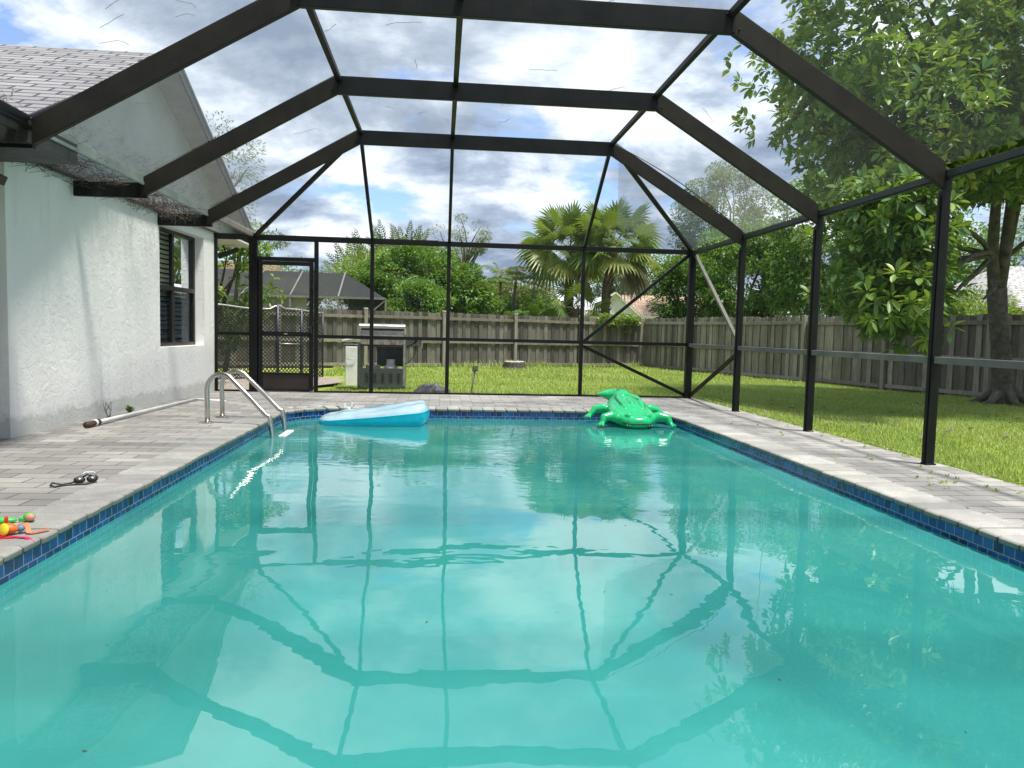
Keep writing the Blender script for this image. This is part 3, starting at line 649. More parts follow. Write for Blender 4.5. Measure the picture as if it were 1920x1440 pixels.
# side wall with window opening
wy0, wy1, wz0, wz1 = 9.72, 11.26, 0.705, 2.245
def wallpt(y, z, off=0.0): return (wxy(y) + off, y, z)
wl = MB()
for (ya, yb, za, zb) in ((WY0, wy0, 0, 2.40), (wy1, WY1, 0, 2.40), (wy0, wy1, 0, wz0), (wy0, wy1, wz1, 2.40)):
    wl.quad(wallpt(ya, za), wallpt(yb, za), wallpt(yb, zb), wallpt(ya, zb))
D = -0.17
wl.quad(wallpt(wy0, wz0), wallpt(wy0, wz1), wallpt(wy0, wz1, D), wallpt(wy0, wz0, D)).quad(wallpt(wy1, wz0), wallpt(wy1, wz1), wallpt(wy1, wz1, D), wallpt(wy1, wz0, D))
wl.quad(wallpt(wy0, wz0), wallpt(wy1, wz0), wallpt(wy1, wz0, D), wallpt(wy0, wz0, D)).quad(wallpt(wy0, wz1), wallpt(wy1, wz1), wallpt(wy1, wz1, D), wallpt(wy0, wz1, D))
wl.quad((WX0, WY0, 0), (-8, WY0, 0), (-8, WY0, 2.40), (WX0, WY0, 2.40)).quad((WX1, WY1, 0), (-12, WY1, 0), (-12, WY1, 2.40), (WX1, WY1, 2.40))
wl.quad((-8, WY0, 0), (-8, -6, 0), (-8, -6, 2.40), (-8, WY0, 2.40))
wl.build('wall', STUCCO, house)
gx = -0.04
def rz_(y): return RIDZ - (RIDZ - EZ) * abs(y - RIDY) / (RIDY - EY0)
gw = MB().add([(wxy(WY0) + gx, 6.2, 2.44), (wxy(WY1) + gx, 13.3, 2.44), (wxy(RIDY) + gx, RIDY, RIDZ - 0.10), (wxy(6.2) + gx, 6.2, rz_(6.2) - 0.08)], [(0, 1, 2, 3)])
gw.build('gable_wall', plain('shaded_gable_stucco', (0.34, 0.37, 0.36), 0.85, 0, 0.12, 1.2, 0.2), house)  # gable stucco greyed: shade put into its colour so its reflection darkens
MB().bar((WX0 + 0.012, WY0, 2.42), (WX1 + 0.012, WY1, 2.42), 0.045, 0.085).build('trim_board', TRIM_TAUPE, house, bevel=0.004)
MB().bar((WX0 + 0.03, WY0 - .3, 2.385), (WX1 + 0.03, WY1, 2.385), 0.03, 0.016).build('drip_edge', TRIM_DARK, house)
RX = -3.22
rf = MB(); T = 0.05
slp = math.hypot(RIDY - EY0, RIDZ - EZ)
def slab(P, t):
    P = [Vector(p) for p in P]; mb_v = P + [p - Vector((0, 0, t)) for p in P]
    return mb_v, [(0, 1, 2, 3), (7, 6, 5, 4), (0, 4, 5, 1), (1, 5, 6, 2), (2, 6, 7, 3), (3, 7, 4, 0)]
for pts_ in ([(RX, EY0, EZ), (RX, RIDY, RIDZ), (-14, RIDY, RIDZ), (-14, EY0, EZ)], [(RX, EY1, EZ), (RX, RIDY, RIDZ), (-14, RIDY, RIDZ), (-14, EY1, EZ)]):
    v_, f_ = slab(pts_, T); rf.add(v_, f_)
# main roof over the covered patio, facing the pool
v_, f_ = slab([(-3.0, -8, 2.45), (-3.0, 5.50, 2.45), (-8.5, 5.50, 2.75), (-8.5, -8, 2.75)], T); rf.add(v_, f_)
roof = rf.build('roof', SHINGLE, house, uv=lambda p: (p.x, (p.y if p.y < 100 else 0) * 1.09 + 0.0))
ru = MB()
for ya in (EY0, EY1): ru.add([(RX - .005, ya, EZ - .062), (RX - .005, RIDY, RIDZ - .062), (wxy(9) + gx - .02, RIDY, RIDZ - .062), (wxy(9) + gx - .02, ya, EZ - .062)], [(0, 1, 2, 3)])
ru.build('rake_soffit', TRIM_TAUPE, house)
rk = MB()
for ya, yb in ((EY0, RIDY), (EY1, RIDY)):
    rk.bar((RX + 0.015, ya, EZ - 0.055), (RX + 0.015, yb, RIDZ - 0.055), 0.028, 0.13)
rk.build('rake_board', BRONZE, house, bevel=0.003)
MB().bar((RX + 0.035, EY1, EZ + 0.002), (RX + 0.035, RIDY, RIDZ + 0.002), 0.025, 0.02).build('drip_edge', GUTTER, house)
sf = MB().box((-3.6, (WY1 + EY1) / 2 + 0.02, 2.36), (0.75, EY1 - WY1, 0.03)).box((-3.60, EY1 - .02, 2.41), (.78, .03, .14))
sf.build('soffit', TRIM_WHITE, house)
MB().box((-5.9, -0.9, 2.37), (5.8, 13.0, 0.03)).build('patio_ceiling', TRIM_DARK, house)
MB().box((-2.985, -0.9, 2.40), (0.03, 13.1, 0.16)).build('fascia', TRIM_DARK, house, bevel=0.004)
MB().box((-2.945, -1.2, 2.42), (0.07, 12.9, 0.10)).build('gutter', BRONZE, house, bevel=0.01)
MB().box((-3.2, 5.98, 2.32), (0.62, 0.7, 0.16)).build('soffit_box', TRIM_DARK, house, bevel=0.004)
# window
win = MB()
def wbox(mb, ya, yb, za, zb, off, th):
    a = Vector(wallpt(ya, (za + zb) / 2, off)); b = Vector(wallpt(yb, (za + zb) / 2, off)); mb.bar(a, b, th, zb - za)
zmid = 1.475; ymid = (wy0 + wy1) / 2 - 0.02; fo = D + 0.02
wbox(win, wy0, wy1, wz0, wz0 + 0.05, fo, 0.05); wbox(win, wy0, wy1, wz1 - 0.05, wz1, fo, 0.05)
wbox(win, wy0, wy0 + 0.05, wz0 + 0.05, wz1 - 0.05, fo, 0.05); wbox(win, wy1 - 0.06, wy1, wz0 + 0.05, wz1 - 0.05, fo, 0.05)
wbox(win, wy0 + 0.05, wy1 - 0.06, zmid - 0.03, zmid + 0.03, fo + 0.004, 0.055)
wbox(win, ymid - 0.045, ymid + 0.045, wz0 + 0.05, zmid - 0.03, fo + 0.002, 0.045); wbox(win, ymid - 0.035, ymid + 0.035, zmid + 0.03, wz1 - 0.05, fo + 0.002, 0.045)
wo_ = win.build('window', plain('bronze_window_frame', (0.012, 0.010, 0.010), 0.4, 0, .2, 5), house, bevel=0.003)
for (za, zb, mt) in ((zmid + 0.02, wz1 - 0.04, GLASS), (wz0 + 0.04, zmid - 0.02, GLASS_DARK)):
    for (ya, yb) in ((wy0 + .04, ymid), (ymid, wy1 - .05)):
        off = fo - 0.012
        MB().quad(wallpt(ya, za, off), wallpt(yb, za, off), wallpt(yb, zb, off), wallpt(ya, zb, off)).build('pane', mt, wo_)
bl = MB()
nz = 24
for k in range(nz):
    zz = wz0 + 0.06 + (wz1 - wz0 - 0.1) * k / (nz - 1)
    a = Vector(wallpt(wy0 + .02, zz, D - 0.05)); b = Vector(wallpt(wy1 - .10, zz + random.uniform(-.004, .004), D - 0.05)); bl.bar(a, b, 0.058, 0.004, (0.80, 0, 0.6))
bl.build('window_blind', BLIND, wo_)
MB().quad(wallpt(wy0, wz0, D - .14), wallpt(wy1, wz0, D - .14), wallpt(wy1, wz1, D - .14), wallpt(wy0, wz1, D - .14)).build('room_shade_sheet', plain('painted_room_shade', (0.04, 0.04, 0.035), .9), wo_)  # near-black sheet close behind the blind, darkness of the unlit room as colour
# flood lamps
def flood(loc, rz):
    m_ = Matrix.Rotation(rz, 4, 'Z') @ Matrix.Rotation(R(24), 4, 'Y')
    mb = MB().box(loc, (0.34, 0.12, 0.075), M=m_); mb.tube([(loc[0] - .05, loc[1], loc[2] + .02), (loc[0] - 0.10, loc[1], loc[2] + .16)], 0.018); mb.lathe((loc[0] - .1, loc[1], loc[2] + .15), [(.05, 0), (.05, .03)], 12)
    return mb.build('floodlight', BLACK, house, bevel=0.008)
flood((-3.50, 6.12, 2.13), 0.0); flood((-3.60, 13.15, 2.22), R(190))

# ================================================================== LADDER, DECK ITEMS
lad = thing('pool_handrail', 'pair of brushed steel grab rails with deck flanges at left pool edge', 'handrail', (-1.95, 8.05, 0))
for yb, yt in ((7.84, 7.66), (8.36, 8.28)):
    def arc(c, r, a0, a1, k): return [(c[0] + r * math.cos(R(a)), c[1] + r * math.sin(R(a))) for a in np.linspace(a0, a1, k)]
    prof = [(-2.36, 0.0), (-2.36, 0.18), (-2.365, 0.34)] + arc((-2.205, 0.345), 0.16, 180, 62, 12) + [(-1.90, 0.265), (-1.74, 0.10)] + arc((-1.80, 0.045), 0.10, 28, -2, 5) + [(-1.685, -0.05), (-1.665, -0.20), (-1.64, -0.9)]
    n_ = len(prof); xs_ = [p[0] for p in prof]
    pts_ = [(x, yb + (yt - yb) * (x + 2.36) / 0.75, z_) for x, z_ in prof]
    rail = MB().tube(pts_, 0.0245, 16).build('rail', STEEL, lad, smooth=True)
    MB().lathe((-2.36, yb, 0), [(0.062, 0.002), (0.062, 0.008), (0.05, 0.014), (0.03, 0.018)], 24).build('flange', STEEL, rail, smooth=False)
for zz in (-0.120, -0.42, -0.68):
    MB().box((-1.60, 7.98, zz), (0.075, 0.44, 0.02)).build('tread', PALE_WALL, lad, bevel=0.008)

o = MB().tube([(-3.30, 7.52, 0.034), (-3.275, 8.2, 0.032), (-3.20, 10.15, 0.024)], [0.021, 0.019, 0.016], 12)
pole = thing('pool_pole', 'long pale telescopic pole with brown end lying at foot of white wall', 'pole', (-3.27, 8.8, 0.03))
o.build('shaft', POLE_GREY, pole, smooth=True)
MB().tube([(-3.308, 7.32, 0.035), (-3.303, 7.43, 0.035), (-3.299, 7.56, 0.035)], [0.030, 0.028, 0.031], 12).build('grip', RUST, pole, smooth=True)
MB().tube([(-3.301, 7.47, 0.036), (-3.3005, 7.50, 0.036)], 0.0335, 12).build('clamp', WHITE_PL, pole, smooth=True)
MB().tube([(-3.20, 10.13, 0.025), (-3.14, 10.16, 0.02), (-2.98, 10.13, 0.015), (-2.86, 10.16, 0.014), (-2.80, 10.08, 0.014), (-2.92, 10.03, 0.014), (-3.06, 10.09, 0.016)], 0.009, 8).build('end_clip', WHITE_PL, pole, smooth=True)

# goggles
gog = thing('swim_goggles', 'small black swimming goggles lying on grey pavers', 'goggles', (-2.22, 4.75, 0))
for dx, dy in ((-0.022, -0.012), (0.036, 0.028)):
    mm_ = Matrix.Rotation(R(35), 4, 'Z') @ Matrix.Rotation(R(52), 4, 'X')
    lens = MB().lathe((-2.185 + dx, 4.80 + dy, 0.028), [(0.018, 0.010), (0.026, 0.008), (0.033, -0.002), (0.030, -0.012), (0.02, -0.013)], 18, mm_ @ Matrix.Diagonal((1.0, .72, 1.0, 1.0))).build('eyepiece', BLACK, gog, smooth=True)
    MB().lathe((-2.185 + dx, 4.80 + dy, 0.028), [(0.002, 0.0125), (0.018, 0.0115)], 16, mm_ @ Matrix.Diagonal((1.0, .72, 1.0, 1.0))).build('lens', STEEL_DULL, lens, smooth=True)
MB().tube([(-2.20, 4.815, .04), (-2.18, 4.83, .052), (-2.15, 4.83, .045)], .006, 8).build('nose_bridge', BLACK, gog, smooth=True)
MB().tube([(-2.215, 4.79, .02), (-2.25, 4.765, .012), (-2.285, 4.74, .007), (-2.315, 4.745, .010), (-2.335, 4.725, .02), (-2.33, 4.69, .012), (-2.30, 4.68, .007), (-2.285, 4.70, .006), (-2.26, 4.735, .006), (-2.22, 4.75, .006), (-2.16, 4.765, .006), (-2.13, 4.80, .012)], .0055, 8).build('strap', BLACK, gog, smooth=True)
MB().tube([(-2.235, 4.80, .03), (-2.20, 4.85, .062), (-2.16, 4.875, .058), (-2.13, 4.86, .03)], .005, 8).build('strap', STEEL_DULL, gog, smooth=True)

# dive toys
def ell(mb, c, r, rz=0, ry=0, n=14, m_=8):
    M_ = Matrix.Rotation(rz, 4, 'Z') @ Matrix.Rotation(ry, 4, 'Y'); rings = []
    for i in range(m_ + 1):
        t = -math.pi / 2 + math.pi * i / m_; cr_ = max(math.cos(t), 0.02)
        rings.append([Vector(c) + M_ @ Vector((r[0] * math.sin(t), r[1] * cr_ * math.cos(2 * math.pi * j / n), r[2] * cr_ * math.sin(2 * math.pi * j / n))) for j in range(n)])
    return mb.loft(rings)
tg = thing('dive_toy', 'green dive toy with round salmon eye on pool coping', 'pool toy', (-2.05, 3.80, 0), 'dive toys left on the coping')
ell(ell(MB(), (-2.02, 3.86, 0.028), (.028, .024, .024)), (-2.12, 3.82, 0.02), (.06, .022, .016), R(15)).tube([(-2.06, 3.84, .02), (-2.02, 3.86, .025)], .010, 8).build('body', LIMEG, tg, smooth=True)
ell(MB(), (-2.005, 3.84, 0.032), (.022, .016, .018)).build('eye', SALMON, tg, smooth=True)
tt = thing('dive_toy', 'orange and yellow finned dive toy with pink ribbon tail hanging at pool edge', 'pool toy', (-1.98, 3.62, 0), 'dive toys left on the coping')
ell(MB(), (-2.02, 3.66, 0.035), (.055, .032, .030), R(10), R(5)).build('body', ORANGE, tt, smooth=True)
ell(MB(), (-2.005, 3.60, 0.045), (.014, .042, .034), R(55), R(15)).build('fin', YELLOW, tt, smooth=True)
ell(MB(), (-2.03, 3.67, 0.078), (.010, .014, .026), R(10)).build('fin', RED, tt, smooth=True)
ell(MB(), (-1.965, 3.68, 0.032), (.024, .020, .020)).build('nose', GREYBLUE, tt, smooth=True)
def ribbon(pts, w_, mat, name='ribbon'):
    mb = MB()
    for i in range(len(pts) - 1):
        a, b = Vector(pts[i]), Vector(pts[i + 1]); d = (b - a).normalized(); s__ = d.cross(Vector((0, 0, 1)))
        s__ = s__.normalized() * w_ / 2 if s__.length > .05 else Vector((0, w_ / 2, 0))
        mb.add([a - s__, b - s__, b + s__, a + s__], [(0, 1, 2, 3)])
    ob = mb.build(name, mat, tt); q = ob.modifiers.new('solid', 'SOLIDIFY'); q.thickness = .002; return ob
ribbon([(-1.98, 3.70, .05), (-1.945, 3.70, .055), (-1.925, 3.68, .03), (-1.91, 3.66, .010), (-1.88, 3.68, .008), (-1.84, 3.73, .012)], .022, ORANGE)
ribbon([(-2.07, 3.60, .012), (-1.99, 3.585, .010), (-1.93, 3.58, .012), (-1.875, 3.565, .014), (-1.85, 3.548, .009), (-1.825, 3.528, -.002)], .022, PINK)
ribbon([(-2.08, 3.58, .010), (-2.0, 3.56, .008), (-1.94, 3.575, .009)], .02, RED)

tt.scale = (.86, .86, .86); tt.location = (-1.965, 3.60, 0)
# weed by the wall, dry twig
def blades(base, n, h, mat, parent=None, name='leaf', spread=.05):
    V = []; F = []; tn = []
    for k in range(n):
        a = random.uniform(0, 6.28); b = Vector(base) + Vector((random.uniform(-.01, .01), random.uniform(-.01, .01), 0)); d = Vector((math.cos(a), math.sin(a), 0)); l_ = h * random.uniform(.6, 1.1)
        m1 = b + d * spread * .5 + Vector((0, 0, l_ * .7)); t_ = b + d * spread * random.uniform(.8, 1.4) + Vector((0, 0, l_ * .8)); s__ = Vector((-d.y, d.x, 0)) * .014
        i0 = len(V); V += [b, m1 - s__, t_, m1 + s__]; F.append((i0, i0 + 1, i0 + 2, i0 + 3)); tn += [random.random()] * 4
    return raw_mesh(name, np.array([tuple(v) for v in V]), np.array(F), np.array(tn), mat, parent)
wd_ = blades((-3.43, 8.62, 0), 26, .11, LEAF_BIG, None, 'weed', .06); tag(wd_, 'small green weed growing at foot of white stucco wall', 'weed')
tw = MB()
for k in range(7): tw.tube([(-3.47, 8.16 + .01 * k, 0), (-3.45 + random.uniform(-.02, .02), 8.14 + random.uniform(-.08, .08), .08), (-3.44 + random.uniform(-.03, .03), 8.14 + random.uniform(-.14, .14), .17)], .002, 4)
o = tw.build('dry_twig', NEEDLE); tag(o, 'thin dry brown twig standing against the white wall', 'twig')

# ================================================================== INFLATABLES
fl = thing('pool_float', 'aqua blue inflatable pool float with frosted clear top drifting left', 'pool float', (-0.77, 8.9, WZ))
def float_half(top):
    rings = []; K = 34
    for i in range(K + 1):
        u = i / K; x = -1.42 + 1.30 * u
        env = min(1.0, (max(u, 0.0) / .11)) ** .5 * min(1.0, max(0, (1 - u)) / .07) ** .5 if 0 < u < 1 else 0.02
        wy = 0.42 * env * (0.72 + 0.28 * math.sin(math.pi * min(1, u * .8)))
        seam = WZ + 0.04 + 0.135 * u ** 1.0
        if top: hz = (0.045 + 0.065 * u ** .8 + 0.010 * math.sin(u * 34) * (1 - u)) * env
        else: hz = (seam - WZ + 0.02) * (0.35 + .65 * env)
        ring = []
        for j in range(17):
            a = math.pi * j / 16; yy = 8.97 + wy * math.cos(a); s__ = math.sin(a) ** .8 if math.sin(a) > 0 else 0
            crease = 0.010 * math.sin(6 * a + u * 7) * (1 if top else 0) * env
            ring.append((x, yy, seam + (hz * s__ + crease * s__ if top else -hz * s__)))
        rings.append(ring)
    return rings
for nm, tp, mt in (('base', False, VINYL_BLUE), ('top', True, VINYL_CLEAR)):
    rg = float_half(tp); mb = MB(); K = len(rg); J = len(rg[0]); mb.v = [p for r_ in rg for p in r_]; mb.tint = [0] * len(mb.v)
    for i in range(K - 1):
        for j in range(J - 1): q = i * J + j; mb.f.append((q, q + 1, q + J + 1, q + J))
    mb.build(nm, mt, fl, smooth=True)
seam = [(x[0][0], x[0][1], x[0][2]) for x in float_half(True)] + [(x[-1][0], x[-1][1], x[-1][2]) for x in float_half(True)][::-1]
MB().tube(seam, 0.006, 6).build('seam', VINYL_BLUE, fl, smooth=True)
vl = MB().box((-1.12, 8.96, WZ + .20), (.028, .01, .06), rz=.2).box((-1.04, 8.96, WZ + .215), (.024, .01, .065), rz=-.2).tube([(-1.08, 8.96, WZ + .16), (-1.08, 8.96, WZ + .185)], .03, 10)
vl.build('valve', WHITE_PL, fl, bevel=.003)

cr = thing('crocodile_float', 'green inflatable crocodile float resting on far pool edge with curled tail', 'pool float', (2.37, 9.2, WZ))
bd = MB()
def ring_e(c, rx, rz, n=22, flat_=1.0, tilt=0):
    out = []
    for j in range(n):
        a = 2 * math.pi * j / n; cx_, sz_ = math.cos(a), math.sin(a)
        out.append((c[0] + rx * (abs(cx_) ** .85) * (1 if cx_ > 0 else -1), c[1], c[2] + rz * (abs(sz_) ** .85) * (1 if sz_ > 0 else -1)))
    return out
CX = 2.365
spine = [(CX, 8.60, -.045, .06, .035), (CX, 8.62, -.045, .13, .06), (CX, 8.70, -.035, .19, .08), (CX, 8.80, -.02, .245, .10), (CX, 8.95, 0.0, .275, .125), (CX, 9.12, .03, .275, .135), (CX + .003, 9.30, .06, .255, .135),
         (CX + .01, 9.45, .085, .225, .125), (CX + .02, 9.58, .10, .19, .115), (CX + .04, 9.70, .11, .155, .11)]
bd.loft([ring_e((x, y, z_), rx, rz2) for x, y, z_, rx, rz2 in spine])
bd.tube([(CX + .02, 9.58, .105), (CX + .055, 9.72, .125), (CX + .075, 9.84, .14), (CX + .05, 9.95, .155), (CX - .02, 10.0, .17), (CX - .10, 10.0, .18), (CX - .18, 9.98, .185), (CX - .25, 9.96, .18)], [.12, .14, .135, .115, .09, .065, .036, .008], 18)
# back ridges and the saddle ring
bd.tube([(CX - .105, 8.90, .105), (CX - .115, 9.05, .150), (CX - .11, 9.25, .188), (CX - .09, 9.40, .198), (CX, 9.50, .205), (CX + .10, 9.40, .198), (CX + .125, 9.25, .188), (CX + .125, 9.05, .150), (CX + .115, 8.90, .105)], [.02, .038, .042, .045, .05, .045, .042, .038, .02], 12)
ell(bd, (CX, 9.18, .15), (.05, .19, .05), R(90) * 0)
ell(bd, (CX - .11, 8.72, .035), (.05, .055, .035)); ell(bd, (CX + .11, 8.72, .035), (.05, .055, .035))
for s in (-1, 1):
    for (y, ext, yf, z0_, zf) in ((8.84, .46, 8.80, -.02, -.095), (9.30, .52, 9.30, .03, -.055)):
        p = [(CX + s * .19, y, z0_), (CX + s * .30, y - .01, z0_ + .035), (CX + s * .40, yf, z0_ + .015), (CX + s * (ext - .045), yf - .03, zf + .03)]
        bd.tube(p, [.065, .062, .052, .036], 14)
        for k, (du, dv) in enumerate(((.05, -.045), (.07, -.01), (.055, .03), (.01, -.06))):
            q = p[-1]; bd.tube([q, (q[0] + s * du * .6, q[1] + dv * .7, zf + .018), (q[0] + s * du * 1.15, q[1] + dv * 1.3, zf)], [.024, .020, .010], 8)
bo = bd.build('body', VINYL_GREEN, cr, smooth=True)
rm = bo.modifiers.new('remesh', 'REMESH'); rm.mode = 'VOXEL'; rm.voxel_size = 0.009; rm.use_smooth_shade = True
sm = bo.modifiers.new('smooth', 'SMOOTH'); sm.factor = .6; sm.iterations = 5
mo = MB().tube([(CX - .19, 8.715, -.055), (CX - .14, 8.625, -.06), (CX, 8.592, -.052), (CX + .14, 8.625, -.06), (CX + .19, 8.715, -.055)], .007, 8); mo.build('mouth', BLACK, cr, smooth=True)
th = MB()
for sx in (-.12, -.075, .075, .12, -.15, .15): th.lathe((CX + sx, 8.607 + abs(sx) * .10, -.075), [(.001, -.012), (.008, .012)], 8)
th.build('teeth', WHITE_PL, cr)
for s in (-1, 1):
    ell(MB(), (CX + s * .105, 9.23, .195), (.016, .13, .015)).build('handle_groove', VINYL_GREEN_DARK, cr, smooth=True)
MB().tube([(CX - .30, 9.33, .05), (CX - .24, 9.25, .09)], .004).build('valve', VINYL_GREEN_DARK, bo)

bl_ = ell(MB(), (-1.02, 2.98, -1.12), (.033, .033, .033)); o = bl_.build('tennis_ball', plain('felt', (.62, .80, .12), .9), smooth=True); tag(o, 'lime tennis ball sunk on the pool floor', 'ball')

# ================================================================== GRILL AND YARD
gr = thing('gas_grill', 'open backed gas grill cart seen from behind with grey louvred lower panel', 'grill', (-0.66, 13.25, -0.06))
gz = -0.06; gx0, gx1, gy0, gy1 = -1.22, -0.16, 13.0, 13.55; gcx = (gx0 + gx1) / 2; gcy = (gy0 + gy1) / 2
lv = MB().box((gcx, gy0 + .012, gz + .27), (gx1 - gx0 - .06, .02, .40)); cb = lv.build('lower_panel', GRILL_GREY, gr, bevel=.003)
sl = MB()
for cx_ in (-1.02, -.84, -.66, -.48, -.30):
    for k in range(4): sl.box((cx_, gy0 - .001, gz + .19 + k * .052), (.075, .012, .013))
sl.build('louvre', BLACK, cb)
for x in (gx0 + .025, gx1 - .025): MB().box((x, gcy, gz + .52), (.05, gy1 - gy0, .96)).build('side_panel', GRILL_GREY if x < -.7 else STEEL_DULL, gr, bevel=.004)
MB().box((gcx, gcy, gz + .075), (gx1 - gx0, gy1 - gy0, .04)).build('bottom_shelf', GRILL_GREY, gr, bevel=.004)
MB().box((gcx + .16, gy1 - .012, gz + .70), (.62, .02, .42)).build('front_door', GRILL_GREY, gr, bevel=.003)
MB().box((gcx, gcy, gz + .955), (gx1 - gx0 - .1, gy1 - gy0 - .05, .05)).build('crossbar', BLACK, gr, bevel=.003)
fb = MB().box((gcx, gy0 + .06, gz + 1.06), (gx1 - gx0 - .10, .10, .20)); fbo = fb.build('firebox', plain('stained_stainless', (.26, .235, .21), .5, .5, .35, 7), gr, bevel=.006)
ln = MB()
for k in range(5): ln.box((gx0 + .2 + k * .18, gy0 + .008, gz + 1.06), (.004, .004, .2))
ln.box((gcx, gy0 + .008, gz + 1.085), (.94, .005, .004)).build('seam', BLACK, fbo)
MB().box((gcx, gcy - .02, gz + 1.21), (gx1 - gx0 - .10, .36, .10)).build('hood_back', STEEL_DULL, gr, bevel=.01)
MB().box((gcx, gy0 + .09, gz + 1.285), (gx1 - gx0 - .12, .02, .05)).build('vent_slot', BLACK, gr)
prof = []
hd = MB(); rings = []
for a in range(0, 181, 15):
    pass
hp = [(gy0 + .04, 1.30), (gy0 + .03, 1.35), (gy0 + .06, 1.385), (gy0 + .2, 1.40), (gy0 + .40, 1.36), (gy0 + .50, 1.26), (gy0 + .52, 1.17), (gy0 + .48, 1.17), (gy0 + .38, 1.31), (gy0 + .2, 1.34)]
hd.loft([[(x, y, gz + z_) for y, z_ in hp] for x in (gx0 + .01, gx1 - .01)]); hd.build('hood', STEEL, gr, bevel=.006)
MB().bar((gx0 - .01, gcy - .05, gz + 1.10), (gx0 - .36, gcy - .05, gz + 1.03), .44, .035).build('side_shelf', WHITE_PL, gr, bevel=.008)
MB().box((gx0 - .18, gcy, gz + .955), (.34, .40, .02)).build('lower_shelf', STEEL_DULL, gr, bevel=.004)
sh = MB().box((gx1 + .19, gcy, gz + 1.12), (.38, .44, .02)).box((gx1 + .365, gcy, gz + 1.00), (.02, .44, .2)).box((gx1 + .19, gcy + .21, gz + 1.03), (.38, .02, .16)); sh.build('side_shelf', STEEL_DULL, gr, bevel=.004)
MB().add([(gx1 + .01, gy0 + .05, gz + 1.09), (gx1 + .20, gy0 + .05, gz + 1.09), (gx1 + .01, gy0 + .05, gz + .93), (gx1 + .01, gy0 + .09, gz + 1.09), (gx1 + .20, gy0 + .09, gz + 1.09), (gx1 + .01, gy0 + .09, gz + .93)], [(0, 1, 2), (5, 4, 3), (0, 3, 4, 1), (1, 4, 5, 2), (2, 5, 3, 0)]).build('shelf_bracket', GRILL_GREY, gr)
MB().tube([(gx1 + .22, gy0 + .12, gz + 1.08), (gx1 + .24, gy0 + .1, gz + .92), (gx1 + .2, gy0 + .08, gz + .76), (gx1 + .10, gy0 + .06, gz + .62), (gx1, gy0 + .05, gz + .56)], .010, 8).tube([(gx1 + .26, gy0 + .12, gz + 1.06), (gx1 + .15, gy0 + .1, gz + .97), (gx1 + .03, gy0 + .08, gz + .93)], .014, 8).build('gas_hose', BLACK, gr, smooth=True)
dp = MB().box((gx0 - .14, gy0 + .10, gz + .50), (.26, .30, .82)); dpo = dp.build('white_door', WHITE_PL, gr, bevel=.01)
MB().tube([(gx0 - .24, gy0 - .07, gz + .66), (gx0 - .22, gy0 - .085, gz + .65), (gx0 - .06, gy0 - .085, gz + .65), (gx0 - .04, gy0 - .07, gz + .66)], .007, 8).build('door_handle', STEEL_DULL, dpo, smooth=True)
tk = thing('propane_tank', 'white propane gas cylinder standing inside the open grill cart', 'gas tank', (-0.52, 13.27, 0.03))
MB().lathe((-.52, 13.27, gz + .10), [(.10, 0), (.11, .02), (.15, .05), (.158, .12), (.158, .30), (.145, .37), (.10, .42), (.05, .43)], 24).build('cylinder', TANK, tk, smooth=True)
MB().lathe((-.52, 13.27, gz + .53), [(.095, -.02), (.097, .10), (.09, .10), (.088, -.01)], 20).build('collar', TANK, tk)
MB().tube([(-.52, 13.27, gz + .51), (-.52, 13.27, gz + .60)], .022, 10).box((-.52, 13.21, gz + .575), (.06, .04, .03)).build('valve', BLACK, tk)
bt = MB().tube([(-.86, 13.2, gz + .11), (-.80, 13.22, gz + .30), (-.76, 13.2, gz + .46), (-.92, 13.2, gz + .55)], .028, 8); bt.box((-.90, 13.2, gz + .33), (.30, .22, .40), rz=.2)
o = bt.build('charcoal_bag', COVER, bevel=.02, loc=(-.66, 13.25, -.06)); o.location = (-.987, 13.2, -.06); o.scale = (.76, .8, .82); tag(o, 'dark crumpled bag standing beside the tank inside the grill', 'bag')

gr.location = (-.987, 13.2, -.06); gr.scale = (.76, .8, .82); tk.location = (-.87, 13.23, .03); tk.scale = (.8, .8, .82)
# crumpled grill cover
cvr = MB(); NU, NV = 34, 22; CX_, CY_ = -0.12, 12.08
hn = rng.random((9, 9))
def bil(u, v):
    x, y = u * 7.99, v * 7.99; i, j = int(x), int(y); fx, fy = x - i, y - j
    return hn[i, j] * (1 - fx) * (1 - fy) + hn[i + 1, j] * fx * (1 - fy) + hn[i, j + 1] * (1 - fx) * fy + hn[i + 1, j + 1] * fx * fy
for a in range(NU + 1):
    for b in range(NV + 1):
        u, v = a / NU, b / NV; r_ = max(0, 1 - (abs(2 * u - 1) ** 2.6)) * max(0, 1 - (abs(2 * v - 1) ** 3))
        zz = -0.05 + r_ ** .5 * (0.07 + 0.11 * bil(u, v)) + .05 * abs(math.sin(u * 13 + 7 * v + 3 * math.sin(v * 5))) * r_ + .025 * abs(math.sin(u * 31 - 9 * v)) * r_
        cvr.v.append((CX_ - .30 + .60 * u + .03 * math.sin(v * 9), CY_ - .22 + .44 * v + .03 * math.sin(u * 11), zz)); cvr.tint.append(0)
for a in range(NU):
    for b in range(NV): q = a * (NV + 1) + b; cvr.f.append((q, q + NV + 1, q + NV + 2, q + 1))
o = cvr.build('grill_cover', COVER, smooth=True); tag(o, 'crumpled dark grey grill cover heaped on lawn edge behind screen', 'grill cover')
# yard lamp stake
sk_ = thing('yard_stake', 'short leaning metal stake with square head at lawn edge', 'stake', (0.52, 12.2, -.05))
MB().tube([(0.50, 12.2, -.06), (0.56, 12.2, .36)], .014, 8).build('pole', STEEL_DULL, sk_, smooth=True)
MB().box((0.565, 12.2, .40), (.075, .075, .075), rz=.3).box((.563, 12.2, .352), (.10, .06, .018), rz=.2).build('head', plain('tarnished_brass', (.16, .14, .10), .6, .3, .3, 9), sk_, bevel=.006)
